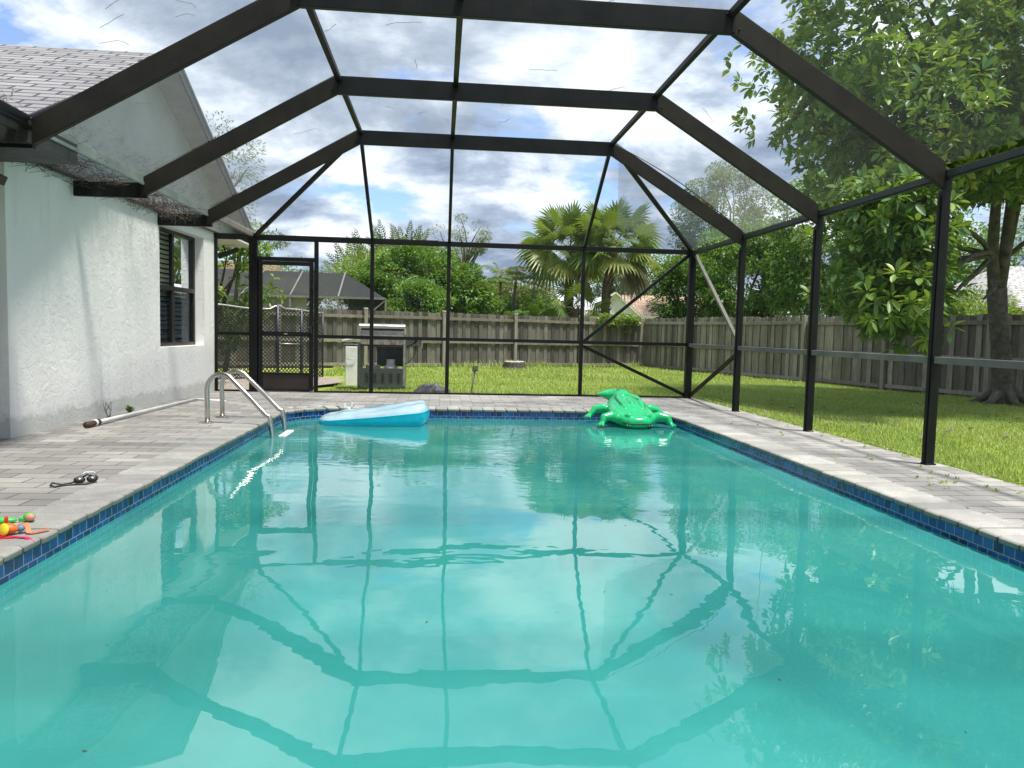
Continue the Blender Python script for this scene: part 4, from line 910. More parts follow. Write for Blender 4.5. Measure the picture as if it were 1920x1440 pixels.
# stump
su = MB(); n = 26
rr = [(.30 + .05 * math.sin(3 * a_) + random.uniform(-.02, .02)) for a_ in np.linspace(0, 6.28, n, endpoint=False)]
def rg_(f, z_): return [(2.25 + rr[j] * f * math.cos(2 * math.pi * j / n), 22.7 + rr[j] * f * math.sin(2 * math.pi * j / n), z_ + .01 * math.sin(j * 2.0)) for j in range(n)]
su.loft([rg_(1.35, -.18), rg_(1.12, -.06), rg_(1.05, .05), rg_(1.0, .09)])
sto = thing('tree_stump', 'low sawn pale tree stump on lawn before the fence', 'tree stump', (2.25, 22.7, -.15))
su.build('bark_base', BARK, sto); MB().loft([rg_(.97, .092), rg_(.9, .105), rg_(.3, .11)]).build('cut_top', STUMP, sto)

# ================================================================== FENCES
def board_fence(nm, label, A, B, ztop, zbot, post_step, side, seed, pcap=False, cont=None):
    rd = random.Random(seed); A, B = Vector((*A, 0)), Vector((*B, 0)); d = (B - A); Ln = d.length; d.normalize(); nrm = Vector((d.y, -d.x, 0)) * side
    ang = math.atan2(d.y, d.x)
    f = thing(nm, label, 'fence', (A.x, A.y, zbot))
    bd_ = MB(); s = 0.0; k = 0
    while s < Ln:
        wd = 0.143 + rd.uniform(-.006, .006); top = ztop + rd.uniform(-.018, .018); back = (k % 2) * .0
        p = A + d * (s + wd / 2); lean = rd.uniform(-.008, .008); off = nrm * (-.012 + rd.uniform(-.004, .004) - .026 * (k % 2))
        hw = wd / 2 - (.012 if k % 2 == 0 else -.030); e_ = .028; th_ = .009
        prof = [(-hw, zbot + .02), (hw, zbot + .02), (hw + lean, top - e_), (hw - e_ + lean, top), (-hw + e_ + lean, top), (-hw + lean, top - e_)]
        vs = [p + off + d * a + nrm * t + Vector((0, 0, b)) for t in (th_, -th_) for a, b in prof]
        fs = [(0, 1, 2, 3, 4, 5), (11, 10, 9, 8, 7, 6)] + [(i, i + 6, (i + 1) % 6 + 6, (i + 1) % 6) for i in range(6)]
        bd_.add(vs, fs, rd.random() ** 1.1); s += wd; k += 1
    bd_.build('boards', WOOD_SHADED if pcap else WOOD_LIT, f)
    for zz in (ztop - .17, (ztop + zbot) / 2 - .03, zbot + .13):
        q = 0.0
        while q < Ln - .1:
            q2 = min(q + post_step, Ln)
            a = A + d * (q + .05) + nrm * .022 + Vector((0, 0, zz + rd.uniform(-.012, .012))); b = A + d * (q2 - .05) + nrm * .022 + Vector((0, 0, zz + rd.uniform(-.012, .012)))
            MB().bar(a, b, .04, .085, tint=rd.random()).build('rail', WOOD_RAIL, f, bevel=.004); q = q2
    q = 0.0
    while q <= Ln + .01:
        p = A + d * q + nrm * .045
        mb = MB().box((p.x, p.y, (ztop + .02 + zbot - .1) / 2), (.10, .10, ztop + .02 - zbot + .1), rz=ang, tint=rd.uniform(.4, 1)); po = mb.build('post', WOOD_RAIL, f, bevel=.006)
        if pcap and rd.random() < .8: MB().box((p.x, p.y, ztop + .045), (.115, .115, .05), rz=ang, tint=1.0).build('post_cap', STUMP, po, bevel=.006)
        q += post_step
    return f
CO = (7.03, 25.5)
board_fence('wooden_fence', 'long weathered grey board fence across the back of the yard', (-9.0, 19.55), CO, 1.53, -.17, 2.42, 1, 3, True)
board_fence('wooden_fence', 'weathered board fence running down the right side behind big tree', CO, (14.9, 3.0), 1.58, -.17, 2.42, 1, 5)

# chain link fence with gate posts left of the yard
cl = thing('chain_link_fence', 'black chain link fence with wavy top rail behind the screen door', 'fence', (-3.2, 15.2, -.1))
CA, CB_ = Vector((-4.55, 14.3, 0)), Vector((-2.42, 15.8, 0))
def chain(A, B, z0, z1f, mb, r_=.011, cell=.075):
    d = B - A; Ln = d.length; d.normalize(); Hh = 1.4; nn = int((Ln + Hh) / cell)
    for sgn in (1, -1):
        for k in range(nn + 1):
            c = k * cell - (Hh if sgn > 0 else 0)
            # line: s = c + sgn * h
            h0, h1 = 0, Hh
            if sgn > 0: h0 = max(0, -c); h1 = min(Hh, Ln - c)
            else: h0 = max(0, c - Ln); h1 = min(Hh, c)
            if h1 - h0 < .03: continue
            s0, s1 = c + sgn * h0, c + sgn * h1
            zt0 = z1f(s1); hh = min(h1, zt0 - z0)
            if hh <= h0: continue
            s1 = c + sgn * hh
            a = A + d * s0 + Vector((0, 0, z0 + h0)); b = A + d * s1 + Vector((0, 0, z0 + hh)); mb.tube([a, b], r_, 3, False)
def topz(s): return 1.38 - .07 * s / 2.8 + .02 * math.sin(s * 4.2) + (.05 if 1.55 < s < 1.75 else 0)
mb = MB(); chain(CA, CB_, -.02, topz, mb); mb.build('mesh', plain('black_vinyl_wire', (.016, .017, .018), .45), cl)
dd = (CB_ - CA).normalized(); LnC = (CB_ - CA).length
MB().tube([CA + dd * s + Vector((0, 0, topz(s))) for s in np.linspace(0, LnC, 26)], .019, 8).build('top_rail', STEEL_DULL, cl, smooth=True)
for s in (0.02, 1.62, 2.12, LnC - .02):
    MB().tube([CA + dd * s + Vector((0, 0, -.12)), CA + dd * s + Vector((0, 0, topz(s) + .04))], .03 if 1 < s < 2.5 else .02, 10).build('post', plain('black_vinyl_post', (.014, .02, .035), .4), cl, smooth=True)
MB().tube([CA + dd * 1.62 + Vector((0, 0, .66)), CA + dd * 2.12 + Vector((0, 0, .655))], .014, 8).build('gate_bar', STEEL_DULL, cl, smooth=True)
# pale bare ground by the chain link fence
g2 = MB(); n = 40
g2.v = [(-3.9 + 2.1 * math.cos(t) * (1 + .12 * math.sin(5 * t)) if True else 0, 14.2 + 2.3 * math.sin(t) * (1 + .1 * math.sin(3 * t)), -.075) for t in np.linspace(0, 2 * math.pi, n, endpoint=False)]
g2.v = [(min(x, -1.9), max(y, 11.78), -.025 - .02 * 0) for x, y, z_ in g2.v]; g2.tint = [0] * n; g2.f = [tuple(range(n))]
o = g2.build('bare_soil', MULCH); tag(o, kind='structure')
MB_ = MB().box((-2.25, 11.86, -.006), (1.0, .17, .03)); o = MB_.build('door_threshold_path', plain('concrete', (.52, .50, .47), .9), bevel=.006); tag(o, kind='structure')

# ================================================================== VEGETATION
def leaf_cards(P, Dn, ln, wd, tint, droop=0.0, fold=0.25, simple=False):
    """P base points (n,3), Dn unit directions, per-leaf length & width. Returns V,F,tint"""
    n = len(P); upv = np.tile(np.array([0, 0, 1.0]), (n, 1)) + rng.normal(0, .35, (n, 3))
    S = np.cross(Dn, upv); S /= np.linalg.norm(S, axis=1, keepdims=True) + 1e-9; U = np.cross(S, Dn)
    ln = ln[:, None]; wd = wd[:, None]
    tip = P + Dn * ln; tip[:, 2] -= droop * ln[:, 0]
    mid = P + Dn * ln * .55; mid[:, 2] -= droop * ln[:, 0] * .25
    lft = mid - S * wd / 2 + U * wd * fold; rgt = mid + S * wd / 2 + U * wd * fold
    if simple:
        V = np.stack([P, rgt, tip, lft], 1).reshape(-1, 3); F = np.arange(4 * n).reshape(n, 4); return V, F, np.repeat(tint, 4)
    lo = P + Dn * ln * .28 - U * 0; l1 = lo - S * wd * .40 + U * wd * fold * .8; r1 = lo + S * wd * .40 + U * wd * fold * .8
    hi = P + Dn * ln * .8; hi[:, 2] -= droop * ln[:, 0] * .6; l2 = hi - S * wd * .34 + U * wd * fold * .6; r2_ = hi + S * wd * .34 + U * wd * fold * .6
    V = np.stack([P, r1, rgt, r2_, tip, l2, lft, l1, mid], 1).reshape(-1, 3)
    b = (np.arange(n) * 9)[:, None]
    F = np.concatenate([b + np.array([[0, 1, 2, 8]]), b + np.array([[8, 2, 3, 4]]), b + np.array([[8, 4, 5, 6]]), b + np.array([[0, 8, 6, 7]])], 0)
    return V, F, np.repeat(tint, 9)
def unit(v): return v / (np.linalg.norm(v, axis=1, keepdims=True) + 1e-9)
def clusters(center, radii, n, shell=.55, zmin=None):
    d = unit(rng.normal(size=(n * 3, 3))); r_ = shell + (1 - shell) * rng.random(n * 3) ** .6
    P = np.array(center) + d * np.array(radii) * r_[:, None]
    if zmin is not None: P = P[P[:, 2] > zmin]
    return P[:n]
def foliage(name, mat, parent, C, cr_, per, leaf, lw, simple=True, droop=.25, rosette=0, tmap=(0.5, .22), loc=None, out_c=None, light=True):
    Ps, Ds, T = [], [], []
    oc = np.mean(C, 0) if out_c is None else np.array(out_c)
    for c in C:
        k = per; r_ = cr_ * rng.uniform(.7, 1.25)
        d = unit(rng.normal(size=(k, 3))); rad = r_ * (.45 + .55 * rng.random(k) ** .5); p = c + d * rad[:, None] * np.array([1.15, 1.15, .8])
        outd = unit(p - oc)
        base_t = rng.normal(tmap[0], tmap[1])
        if rosette:
            for q, dq, od in zip(p, d, outd):
                ax = unit((dq * .7 + od * .6 + np.array([0, 0, .5]))[None])[0]
                a = rng.random() * 6.28; e1 = np.cross(ax, [0.3, .5, .8]); e1 /= np.linalg.norm(e1); e2 = np.cross(ax, e1)
                an = a + np.arange(rosette) * 6.283 / rosette * 1.0 + rng.normal(0, .2, rosette); el = rng.uniform(.15, .75, rosette)
                dv = np.cos(an)[:, None] * e1 + np.sin(an)[:, None] * e2; dv = unit(dv * np.cos(el)[:, None] + ax * np.sin(el)[:, None])
                Ps.append(np.tile(q, (rosette, 1)) + dv * leaf * .12); Ds.append(dv); T.append(np.clip(base_t * .6 + .2 + rng.normal(0, .16, rosette) + (rng.random() < .12) * .35, 0, 1))
        else:
            dv = unit(d * .8 + outd * .5 + rng.normal(0, .5, (k, 3)) + np.array([0, 0, .15])); Ps.append(p); Ds.append(dv); T.append(np.clip(base_t + rng.normal(0, .18, k), 0, 1))
    P = np.concatenate(Ps); Dn = np.concatenate(Ds); T = np.concatenate(T); n = len(P)
    ln = leaf * rng.uniform(.5, 1.22, n); wd = ln * lw * rng.uniform(.85, 1.15, n)
    V, F, tt_ = leaf_cards(P, Dn, ln, wd, T, droop, .18, simple)
    return raw_mesh(name, V, F, tt_, mat, parent)
def limb(mb, a, b, r0, r1, n=5, bend=.12, sides=8):
    a, b = Vector(a), Vector(b); d = b - a; L_ = d.length
    off = Vector((random.uniform(-1, 1), random.uniform(-1, 1), random.uniform(-.3, .6))) * L_ * bend
    pts_ = [a + d * (i / n) + off * math.sin(math.pi * i / n) + Vector((random.uniform(-1, 1), random.uniform(-1, 1), 0)) * L_ * .012 for i in range(n + 1)]
    mb.tube(pts_, [r0 + (r1 - r0) * (i / n) for i in range(n + 1)], sides, False); return pts_
def tree(name, label, base, center, radii, ncl, cr_, per, leaf, lw, mat, trunk_r=.12, gz_=-.15, group='trees beyond the fence', shell=.5, **kw):
    t = thing(name, label, 'tree', (base[0], base[1], gz_), group)
    C = clusters(center, radii, ncl, shell); mb = MB()
    fork = Vector((base[0] * .6 + center[0] * .4, base[1] * .6 + center[1] * .4, gz_ + max(.6, (center[2] - radii[2] * .6 - gz_) * .8)))
    mb.tube([Vector((*base, gz_ - .1)), (Vector((*base, gz_)) + fork) / 2 + Vector((.05, 0, 0)), fork], [trunk_r * 1.25, trunk_r, trunk_r * .85], 10)
    for c in C[::max(1, len(C) // 16)]: limb(mb, fork, c, trunk_r * .55, trunk_r * .1)
    mb.build('trunk', BARK, t, smooth=True)
    foliage('crown', mat, t, C, cr_, per, leaf, lw, out_c=center, **kw); return t

# --- large broadleaf tree on the right
bt_ = thing('broadleaf_tree', 'large multi trunk broadleaf tree on the right hanging low over the lawn', 'tree', (10.35, 12.9, -.15))
mb = MB()
mb.tube([(10.45, 12.9, -.3), (10.42, 12.9, .05), (10.32, 12.88, .7), (10.18, 12.85, 1.4), (10.10, 12.85, 2.0)], [.30, .19, .165, .155, .165], 14)
st_a = [(10.10, 12.85, 1.75), (9.93, 12.8, 2.6), (9.86, 12.7, 3.5), (9.7, 12.6, 4.6), (9.1, 12.3, 6.2)]; st_b = [(10.12, 12.85, 1.75), (10.17, 12.8, 2.5), (10.15, 12.7, 3.5), (10.2, 12.6, 4.8), (10.6, 12.2, 6.5)]
st_c = [(10.15, 12.9, 2.0), (10.40, 12.95, 2.9), (10.55, 13.0, 3.6), (11.1, 13.2, 4.8)]; st_d = [(10.35, 12.95, 2.6), (10.8, 12.9, 3.0), (11.1, 12.8, 3.6)]
for p_, r0 in ((st_a, .115), (st_b, .12), (st_c, .065), (st_d, .05)): mb.tube(p_, [r0 * (1 - .55 * i / (len(p_) - 1)) for i in range(len(p_))], 12)
mb.tube([(9.98, 12.8, 2.15), (9.4, 12.0, 1.95), (8.6, 11.2, 1.7)], [.05, .04, .02], 8)
for a in range(6):
    an = R(60 * a + 20); mb.tube([(10.43 + .12 * math.cos(an), 12.9 + .12 * math.sin(an), .12), (10.43 + .42 * math.cos(an), 12.9 + .42 * math.sin(an), -.10), (10.43 + .75 * math.cos(an), 12.9 + .75 * math.sin(an), -.2)], [.10, .055, .02], 8)
CB = np.concatenate([clusters((8.9, 12.0, 5.9), (3.5, 3.4, 3.0), 120, .55), clusters((7.4, 10.8, 4.0), (1.9, 1.9, 1.7), 46, .45),
                     clusters((6.55, 9.7, 2.25), (1.1, 1.0, 1.2), 48, .30), clusters((6.25, 9.5, 1.55), (.85, .85, .5), 20, .3), clusters((11.8, 11.5, 4.6), (2.4, 2.2, 1.7), 40, .5), clusters((6.9, 11.6, 6.2), (1.7, 2.0, 1.9), 26, .5)])
CB = CB[(CB[:, 0] > 4.75)]; CB = CB[~((CB[:, 1] < 11.2) & (CB[:, 2] < 3.3) & (CB[:, 0] / CB[:, 1] > .665))]
keep = ~((CB[:, 0] > 8.2) & (CB[:, 2] < 3.4) & (CB[:, 0] < 11.6)); CB = CB[keep]
ratio = CB[:, 0] / CB[:, 1]; CB = CB[~((ratio > .745) & (ratio < .90) & ((CB[:, 2] - 1) / CB[:, 1] < .21) & (CB[:, 1] < 13.2))]
for c in CB[::4]:
    src = min([st_a, st_b, st_c], key=lambda q: (Vector(q[-1]) - Vector(c)).length); limb(mb, src[-2 if c[2] > 3 else 1], c, .055, .012, 6, .10, 6)
mb.build('trunk', BARK, bt_, smooth=True)
foliage('crown', LEAF_BIG, bt_, CB, .50, 27, .175, .42, simple=False, droop=.08, rosette=8, tmap=(.62, .25), out_c=(9.0, 12.0, 4.8))

# --- trees beyond the fence
tree('dense_tree', 'dense rounded mid green tree behind the back fence, left of centre', (-1.0, 27.6), (-0.75, 28.6, 2.35), (2.75, 1.8, 1.8), 170, .42, 230, .16, .5, LEAF_MID, .16, rosette=0)
tree('dense_tree', 'lower pale green bush tree in front of the dense rounded tree', (-0.9, 26.3), (-0.75, 26.4, 1.75), (.95, .6, .95), 44, .28, 200, .13, .45, LEAF_MID, .08, tmap=(.85, .12))
tree('yellow_green_tree', 'yellow green feathery tree above the neighbour screen roof', (-3.5, 31.0), (-3.3, 31.0, 2.9), (1.6, 1.2, 1.5), 44, .42, 150, .13, .4, LEAF_LIME, .1)
tree('tall_pine', 'thin hazy pine with tufted open crown beyond centre of fence', (1.4, 44), (1.1, 44, 6.3), (1.7, 1.3, 1.35), 22, .42, 200, .16, .22, LEAF_OLIVE, .14)
tree('airy_tree', 'tall airy thin leaved tree beyond right rear corner', (13.9, 36.5), (13.9, 36.5, 6.6), (2.6, 1.8, 3.2), 100, .50, 230, .17, .4, LEAF_OLIVE, .13)
tree('background_tree', 'dark green tree mass between fan palms and tan roof', (11.0, 43), (11.2, 43.5, 4.2), (3.2, 1.5, 2.3), 70, .6, 170, .18, .45, LEAF_MID, .2, tmap=(.3, .2))
tree('leafy_tree', 'bright bushy tree behind the rear right corner of the fence', (11.3, 26.5), (11.2, 26.5, 3.2), (2.0, 1.5, 2.2), 120, .42, 200, .15, .5, LEAF_MID, .14)
tree('leafy_tree', 'tall light green tree behind right fence beside the broadleaf tree', (13.0, 23.5), (12.9, 23.8, 3.8), (2.1, 1.7, 3.0), 140, .45, 190, .15, .5, LEAF_MID, .14, tmap=(.65, .2))
tree('leafy_tree', 'dark leafy tree low behind right fence next to the corner', (9.6, 28.5), (9.6, 28.6, 2.6), (1.2, 1.0, 1.5), 70, .38, 190, .14, .5, LEAF_MID, .1, tmap=(.35, .2))
tree('leafy_tree', 'leafy tree beyond fence at far right edge behind trunk', (18.5, 17), (18.5, 17, 4.4), (2.6, 2.0, 3.0), 80, .6, 130, .18, .45, LEAF_MID, .18, tmap=(.4, .2))
tree('feathery_shrub', 'bright lime feathery shrub above the right fence', (16.2, 21.0), (16.0, 21.0, 1.85), (1.0, .8, .75), 40, .26, 140, .12, .3, LEAF_LIME, .05, tmap=(.4, .2))
tree('background_tree', 'distant pale tree behind the palms at centre right', (4.5, 47), (4.5, 47, 2.6), (3.4, 1.5, 1.6), 90, .6, 190, .24, .45, LEAF_OLIVE, .15, tmap=(.7, .15))
tree('background_tree', 'low dark shrubby tree just behind fence between dense tree and palms', (3.9, 33), (3.9, 33, 1.7), (1.6, .9, 1.0), 50, .4, 180, .15, .45, LEAF_MID, .08, tmap=(.25, .15))
tree('background_tree', 'distant dark tree line behind the screen roof on the left', (-9, 46), (-9.5, 46, 2.8), (4.5, 1.5, 2.0), 60, .7, 150, .2, .4, LEAF_MID, .2, tmap=(.3, .15))
tree('background_tree', 'distant dark tree far right beyond the pale roof', (27, 30), (26, 31, 4.2), (6, 2.5, 4.2), 90, 1.0, 150, .26, .45, LEAF_MID, .25, tmap=(.3, .2))
tree('bushy_tree', 'glossy bushy tree with rounded leaves left beside the house corner', (-4.7, 15.9), (-4.7, 15.8, 1.9), (1.35, 1.1, 1.25), 46, .34, 12, .15, .55, LEAF_BIG, .08, -.1, 'trees beside the house', rosette=6, simple=False, tmap=(.75, .2))
tree('needle_tree', 'tree with long olive branches rising behind the gable roof', (-6.4, 17.2), (-5.3, 17.2, 4.0), (1.55, 1.2, 1.75), 34, .34, 150, .10, .28, LEAF_OLIVE, .12, -.1, 'trees beside the house', tmap=(.45, .25))
tree('needle_tree', 'olive branch reaching over the screen door from the left', (-4.9, 17.5), (-4.1, 17.5, 2.95), (.85, .5, .35), 16, .20, 150, .09, .28, LEAF_OLIVE, .05, -.1, 'trees beside the house', tmap=(.45, .25))

# --- fan palms
def fan_leaf(V, F, T, base, d, plen, fr, droop, nb=22, t=None):
    d = d / np.linalg.norm(d); e = base + d * plen + np.array([0, 0, -.08 * plen])
    s = np.cross(d, [0, 0, 1.0]); s /= np.linalg.norm(s) + 1e-9; u = np.cross(s, d); roll = rng.normal(0, .5); s2 = s * math.cos(roll) + u * math.sin(roll); u2_ = np.cross(s2, d)
    tt = rng.random() if t is None else min(1, t - .02)
    # petiole
    i0 = len(V); w_ = s2 * .018; V += [base - w_, base + w_, e + w_ * .6, e - w_ * .6]; F.append((i0, i0 + 1, i0 + 2, i0 + 3)); T += [min(1, tt + .3)] * 4
    for k in range(nb):
        a = (k / (nb - 1) - .5) * R(235); ln = fr * (1 - .25 * abs(a) / R(117)) * rng.uniform(.9, 1.05)
        dv = d * math.cos(a) + s2 * math.sin(a); dv = dv + u2_ * .12 * math.cos(a * 2); n2 = np.cross(dv, u2_); n2 /= np.linalg.norm(n2) + 1e-9
        m_ = e + dv * ln * .6 - np.array([0, 0, droop * ln * .18]); tp = e + dv * ln - np.array([0, 0, droop * ln * .62]) ; hw = n2 * ln * .058
        i0 = len(V); V += [e, m_ - hw, tp, m_ + hw]; F.append((i0, i0 + 1, i0 + 2, i0 + 3)); q = min(1, max(0, tt + rng.normal(0, .1))); T += [q, q, min(1, q + .3), q]
def fan_palm(label, base, top, n, seed_t, plen, fr, gap=0, dead=7):
    t = thing('fan_palm', label, 'palm tree', (base[0], base[1], -.15), 'fan palms beyond the fence')
    mb = MB(); A, B = Vector((*base, -.2)), Vector(top)
    K = 16; pts_ = [A.lerp(B, i / K) + Vector((.05 * math.sin(i * .5), 0, 0)) for i in range(K + 1)]
    mb.tube(pts_, [.16 + (.03 if i % 2 else 0) + random.uniform(-.012, .012) for i in range(K + 1)], 12)
    for i in range(70):   # leaf boots
        k = random.uniform(.15, 1); p = A.lerp(B, k); an = random.uniform(0, 6.28); o_ = Vector((math.cos(an), math.sin(an), 0))
        mb.bar(p + o_ * .13, p + o_ * random.uniform(.22, .30) + Vector((0, 0, .16)), .05, .02)
    mb.build('trunk', BARK_PALM, t)
    V, F, T = [], [], []; b = np.array(top)
    for k in range(n):
        an = k * 2.399 + rng.normal(0, .2); el = math.asin(1 - 1.55 * ((k + .5) / n)); el = max(el, -.6)
        d = np.array([math.cos(an) * math.cos(el), math.sin(an) * math.cos(el), math.sin(el)])
        lo = el < -.1
        fan_leaf(V, F, T, b + d * .1, d, plen * rng.uniform(.8, 1.1), fr * rng.uniform(.85, 1.1), .25 + .45 * (1 - math.sin(max(el, 0))), 22, min(1, max(0, rng.normal(.42, .2) + (.25 if lo else 0))))
    raw_mesh('crown', np.array(V), np.array(F), np.array(T), LEAF_PALM, t)
    V, F, T = [], [], []
    for k in range(dead):
        an = R(rng.uniform(-75, 25)); el = -R(rng.uniform(25, 62)); d = np.array([math.cos(an) * math.cos(el), math.sin(an) * math.cos(el) * .5, math.sin(el)])
        fan_leaf(V, F, T, b - np.array([0, 0, .2]), d, plen * .9, fr * .8, 1.5, 18)
    if V: raw_mesh('dead_fronds', np.array(V), np.array(F), np.array(T), LEAF_DEAD, t)
    return t
fan_palm('left of two fan palms, dark trunk hidden by hanging fronds behind screen post', (5.15, 29.6), (5.05, 29.6, 4.35), 44, 0, 1.15, 1.05, dead=2)
fan_palm('right of two fan palms, bare shaggy trunk with grey dead fronds hanging', (6.20, 28.6), (6.52, 28.6, 4.45), 40, 0, 1.15, 1.0, dead=7)
fan_palm('short young fan palm with yellow green fronds between the two tall palms', (5.25, 28.2), (5.1, 28.2, 1.95), 13, 0, .75, .85, dead=2)
# --- feather palms
def frond(V, F, T, base, d, ln, droop, lw=.34, nl=26, t0=.5):
    d = d / np.linalg.norm(d); s = np.cross(d, [0, 0, 1.0]); s /= np.linalg.norm(s) + 1e-9; prev = np.array(base, float); tt = t0 + rng.normal(0, .12)
    pts_ = [np.array(base) + d * ln * u - np.array([0, 0, droop * ln * u * u]) for u in np.linspace(0, 1, 9)]
    for i in range(8):
        a, b = pts_[i], pts_[i + 1]; w_ = s * .012; i0 = len(V); V += [a - w_, a + w_, b + w_, b - w_]; F.append((i0, i0 + 1, i0 + 2, i0 + 3)); T += [.8] * 4
    for k in range(nl):
        u = .15 + .85 * k / nl; f = u * 8; i = min(7, int(f)); p = pts_[i] * (1 - (f - i)) + pts_[i + 1] * (f - i); tg_ = pts_[i + 1] - pts_[i]; tg_ = tg_ / np.linalg.norm(tg_)
        L_ = lw * math.sin(math.pi * min(1, .25 + .7 * u)) * ln * .6
        for sg in (-1, 1):
            dv = s * sg * .85 + tg_ * .55 - np.array([0, 0, .35 + rng.random() * .3]); tp = p + dv * L_; m_ = p + dv * L_ * .5 + np.array([0, 0, .02]); h = tg_ * .018
            i0 = len(V); V += [p, m_ - h, tp, m_ + h]; F.append((i0, i0 + 1, i0 + 2, i0 + 3)); q = min(1, max(0, tt + rng.normal(0, .1))); T += [q] * 4
def feather_palm(label, base, stems, n, ln, droop, mat, t0=.5, name='feather_palm', el=(20, 80), group='feather palms beyond the fence'):
    t = thing(name, label, 'palm tree', (base[0], base[1], -.15), group); mb = MB(); V, F, T = [], [], []
    for (dx, dy, h_) in stems:
        a = Vector((base[0], base[1], -.2)); b = Vector((base[0] + dx, base[1] + dy, h_)); mb.tube([a + Vector((dx * .3, dy * .3, 0)), a.lerp(b, .5) + Vector((dx * .25, 0, 0)), b], [.07, .055, .045], 8)
        for k in range(n):
            an = k * 2.399 + rng.normal(0, .2); e_ = R(rng.uniform(*el)); d = np.array([math.cos(an) * math.cos(e_), math.sin(an) * math.cos(e_), math.sin(e_)]); frond(V, F, T, b, d, ln * rng.uniform(.8, 1.15), droop, t0=t0)
    mb.build('trunk', BARK_PALM, t, smooth=True); raw_mesh('crown', np.array(V), np.array(F), np.array(T), mat, t); return t
feather_palm('clump of slim feather palms with arching fronds right of the dense tree', (2.3, 30.5), [(-.55, 0, 2.9), (.1, .2, 3.3), (.7, -.1, 3.0)], 9, 1.5, .55, LEAF_PALM, .45)
feather_palm('low dark feather palm just above the fence beside the fan palms', (3.0, 28.4), [(0, 0, 1.0), (.5, .2, 1.3), (-.4, 0, 1.2)], 10, 1.5, .5, LEAF_MID, .2)
feather_palm('brownish sparse feather palms behind the low dark palm', (3.6, 33), [(-.4, 0, 3.2), (.5, 0, 3.6)], 9, 1.6, .6, LEAF_DEAD, .6)
feather_palm('feather palm with hanging fronds over the right fence by the trunk', (16.4, 18.0), [(0, 0, 2.6), (1.0, .3, 3.1)], 14, 2.1, .6, LEAF_PALM, .3)
# traveller style fan of stiff paddles behind the dense tree
tp_ = thing('paddle_palm', 'stiff spiky paddle leaved palm cluster rising behind dense tree at left', 'palm tree', (-3.4, 35, -.15))
V, F, T = [], [], []
for (bx, by, bz, a0, a1, n, L0) in ((-3.3, 35, 2.9, 20, 178, 17, 2.5), (-2.4, 35.4, 3.6, 30, 150, 10, 2.3), (-1.7, 35.8, 3.9, 30, 140, 9, 2.0), (-4.0, 34.6, 2.7, 60, 185, 8, 2.2)):
    for k in range(n):
        a = R(a0 + (a1 - a0) * k / (n - 1) + rng.normal(0, 3)); d = np.array([math.cos(a), rng.normal(0, .2), math.sin(a)]); L_ = L0 * rng.uniform(.85, 1.1); b = np.array([bx, by, bz]); pr = None
        side = np.array([-d[2], 0, d[0]]); tn = rng.uniform(.1, .9)
        for u in np.linspace(.30, 1.0, 17):       # ragged torn leaf segments along the blade
            p = b + d * L_ * u - np.array([0, 0, .10 * L_ * u * u * abs(d[0])])
            for sg in (-1, 1):
                wdt = .26 * math.sin(math.pi * min(1, max(0, (u - .22) / .85))) * rng.uniform(.7, 1.1); tpz = p + side * sg * wdt + d * .16 + np.array([0, rng.normal(0, .05), -.03]); m_ = p + side * sg * wdt * .5 + d * .02
                i0 = len(V); V += [p, m_ + d * .045, tpz, m_ - d * .045]; F.append((i0, i0 + 1, i0 + 2, i0 + 3)); q = float(np.clip(tn + rng.normal(0, .12), 0, 1)); T += [q] * 4
        i0 = len(V); w_ = side * .03; e_ = b + d * L_ - np.array([0, 0, .10 * L_ * abs(d[0])]); V += [b - w_, b + w_, e_ + w_ * .3, e_ - w_ * .3]; F.append((i0, i0 + 1, i0 + 2, i0 + 3)); T += [.9] * 4
raw_mesh('crown', np.array(V), np.array(F), np.array(T), LEAF_OLIVE, tp_)
mb = MB()
for (bx, by, bz) in ((-3.3, 35, 3.1), (-2.4, 35.4, 3.8), (-1.7, 35.8, 4.1), (-4.0, 34.6, 2.9)): mb.tube([(bx * .5 - 1.4, by, -.2), (bx * .85 - .4, by, 1.6), (bx, by, bz)], [.16, .13, .10], 8)
mb.build('trunk', BARK_PALM, tp_, smooth=True)

# vine on the fence, yellow green climber on right fence
def vine(label, A, B, n, drop, mat, leaf=.09, tm=(.6, .2), z0=1.56, rad=.14):
    t = thing('fence_vine', label, 'vine', (A[0], A[1], z0)); C = []
    for k in range(n):
        u = random.random(); C.append((A[0] + (B[0] - A[0]) * u + random.uniform(-.1, .1), A[1] + (B[1] - A[1]) * u + random.uniform(-.2, .12) - .05, z0 + random.uniform(-drop, .12) * (random.random() ** 1.2)))
    foliage('leaves', mat, t, np.array(C), rad, 44, leaf, .7, tmap=tm)
    MB().tube([Vector((A[0], A[1], z0)).lerp(Vector((B[0], B[1], z0 + .03)), i / 8) + Vector((0, -.06, .02 * math.sin(i * 2))) for i in range(9)], .012, 6).build('stem', BARK, t)
vine('leafy green creeper draped over back fence near its right corner', (5.35, 24.75), (6.75, 25.3), 34, .42, LEAF_LIME, .09, (.35, .3))
vine('bright yellow green foliage spilling over right fence left of trunk', (11.1, 14.9), (10.4, 16.5), 30, .05, LEAF_LIME, .10, (.8, .2), 1.68, .18)

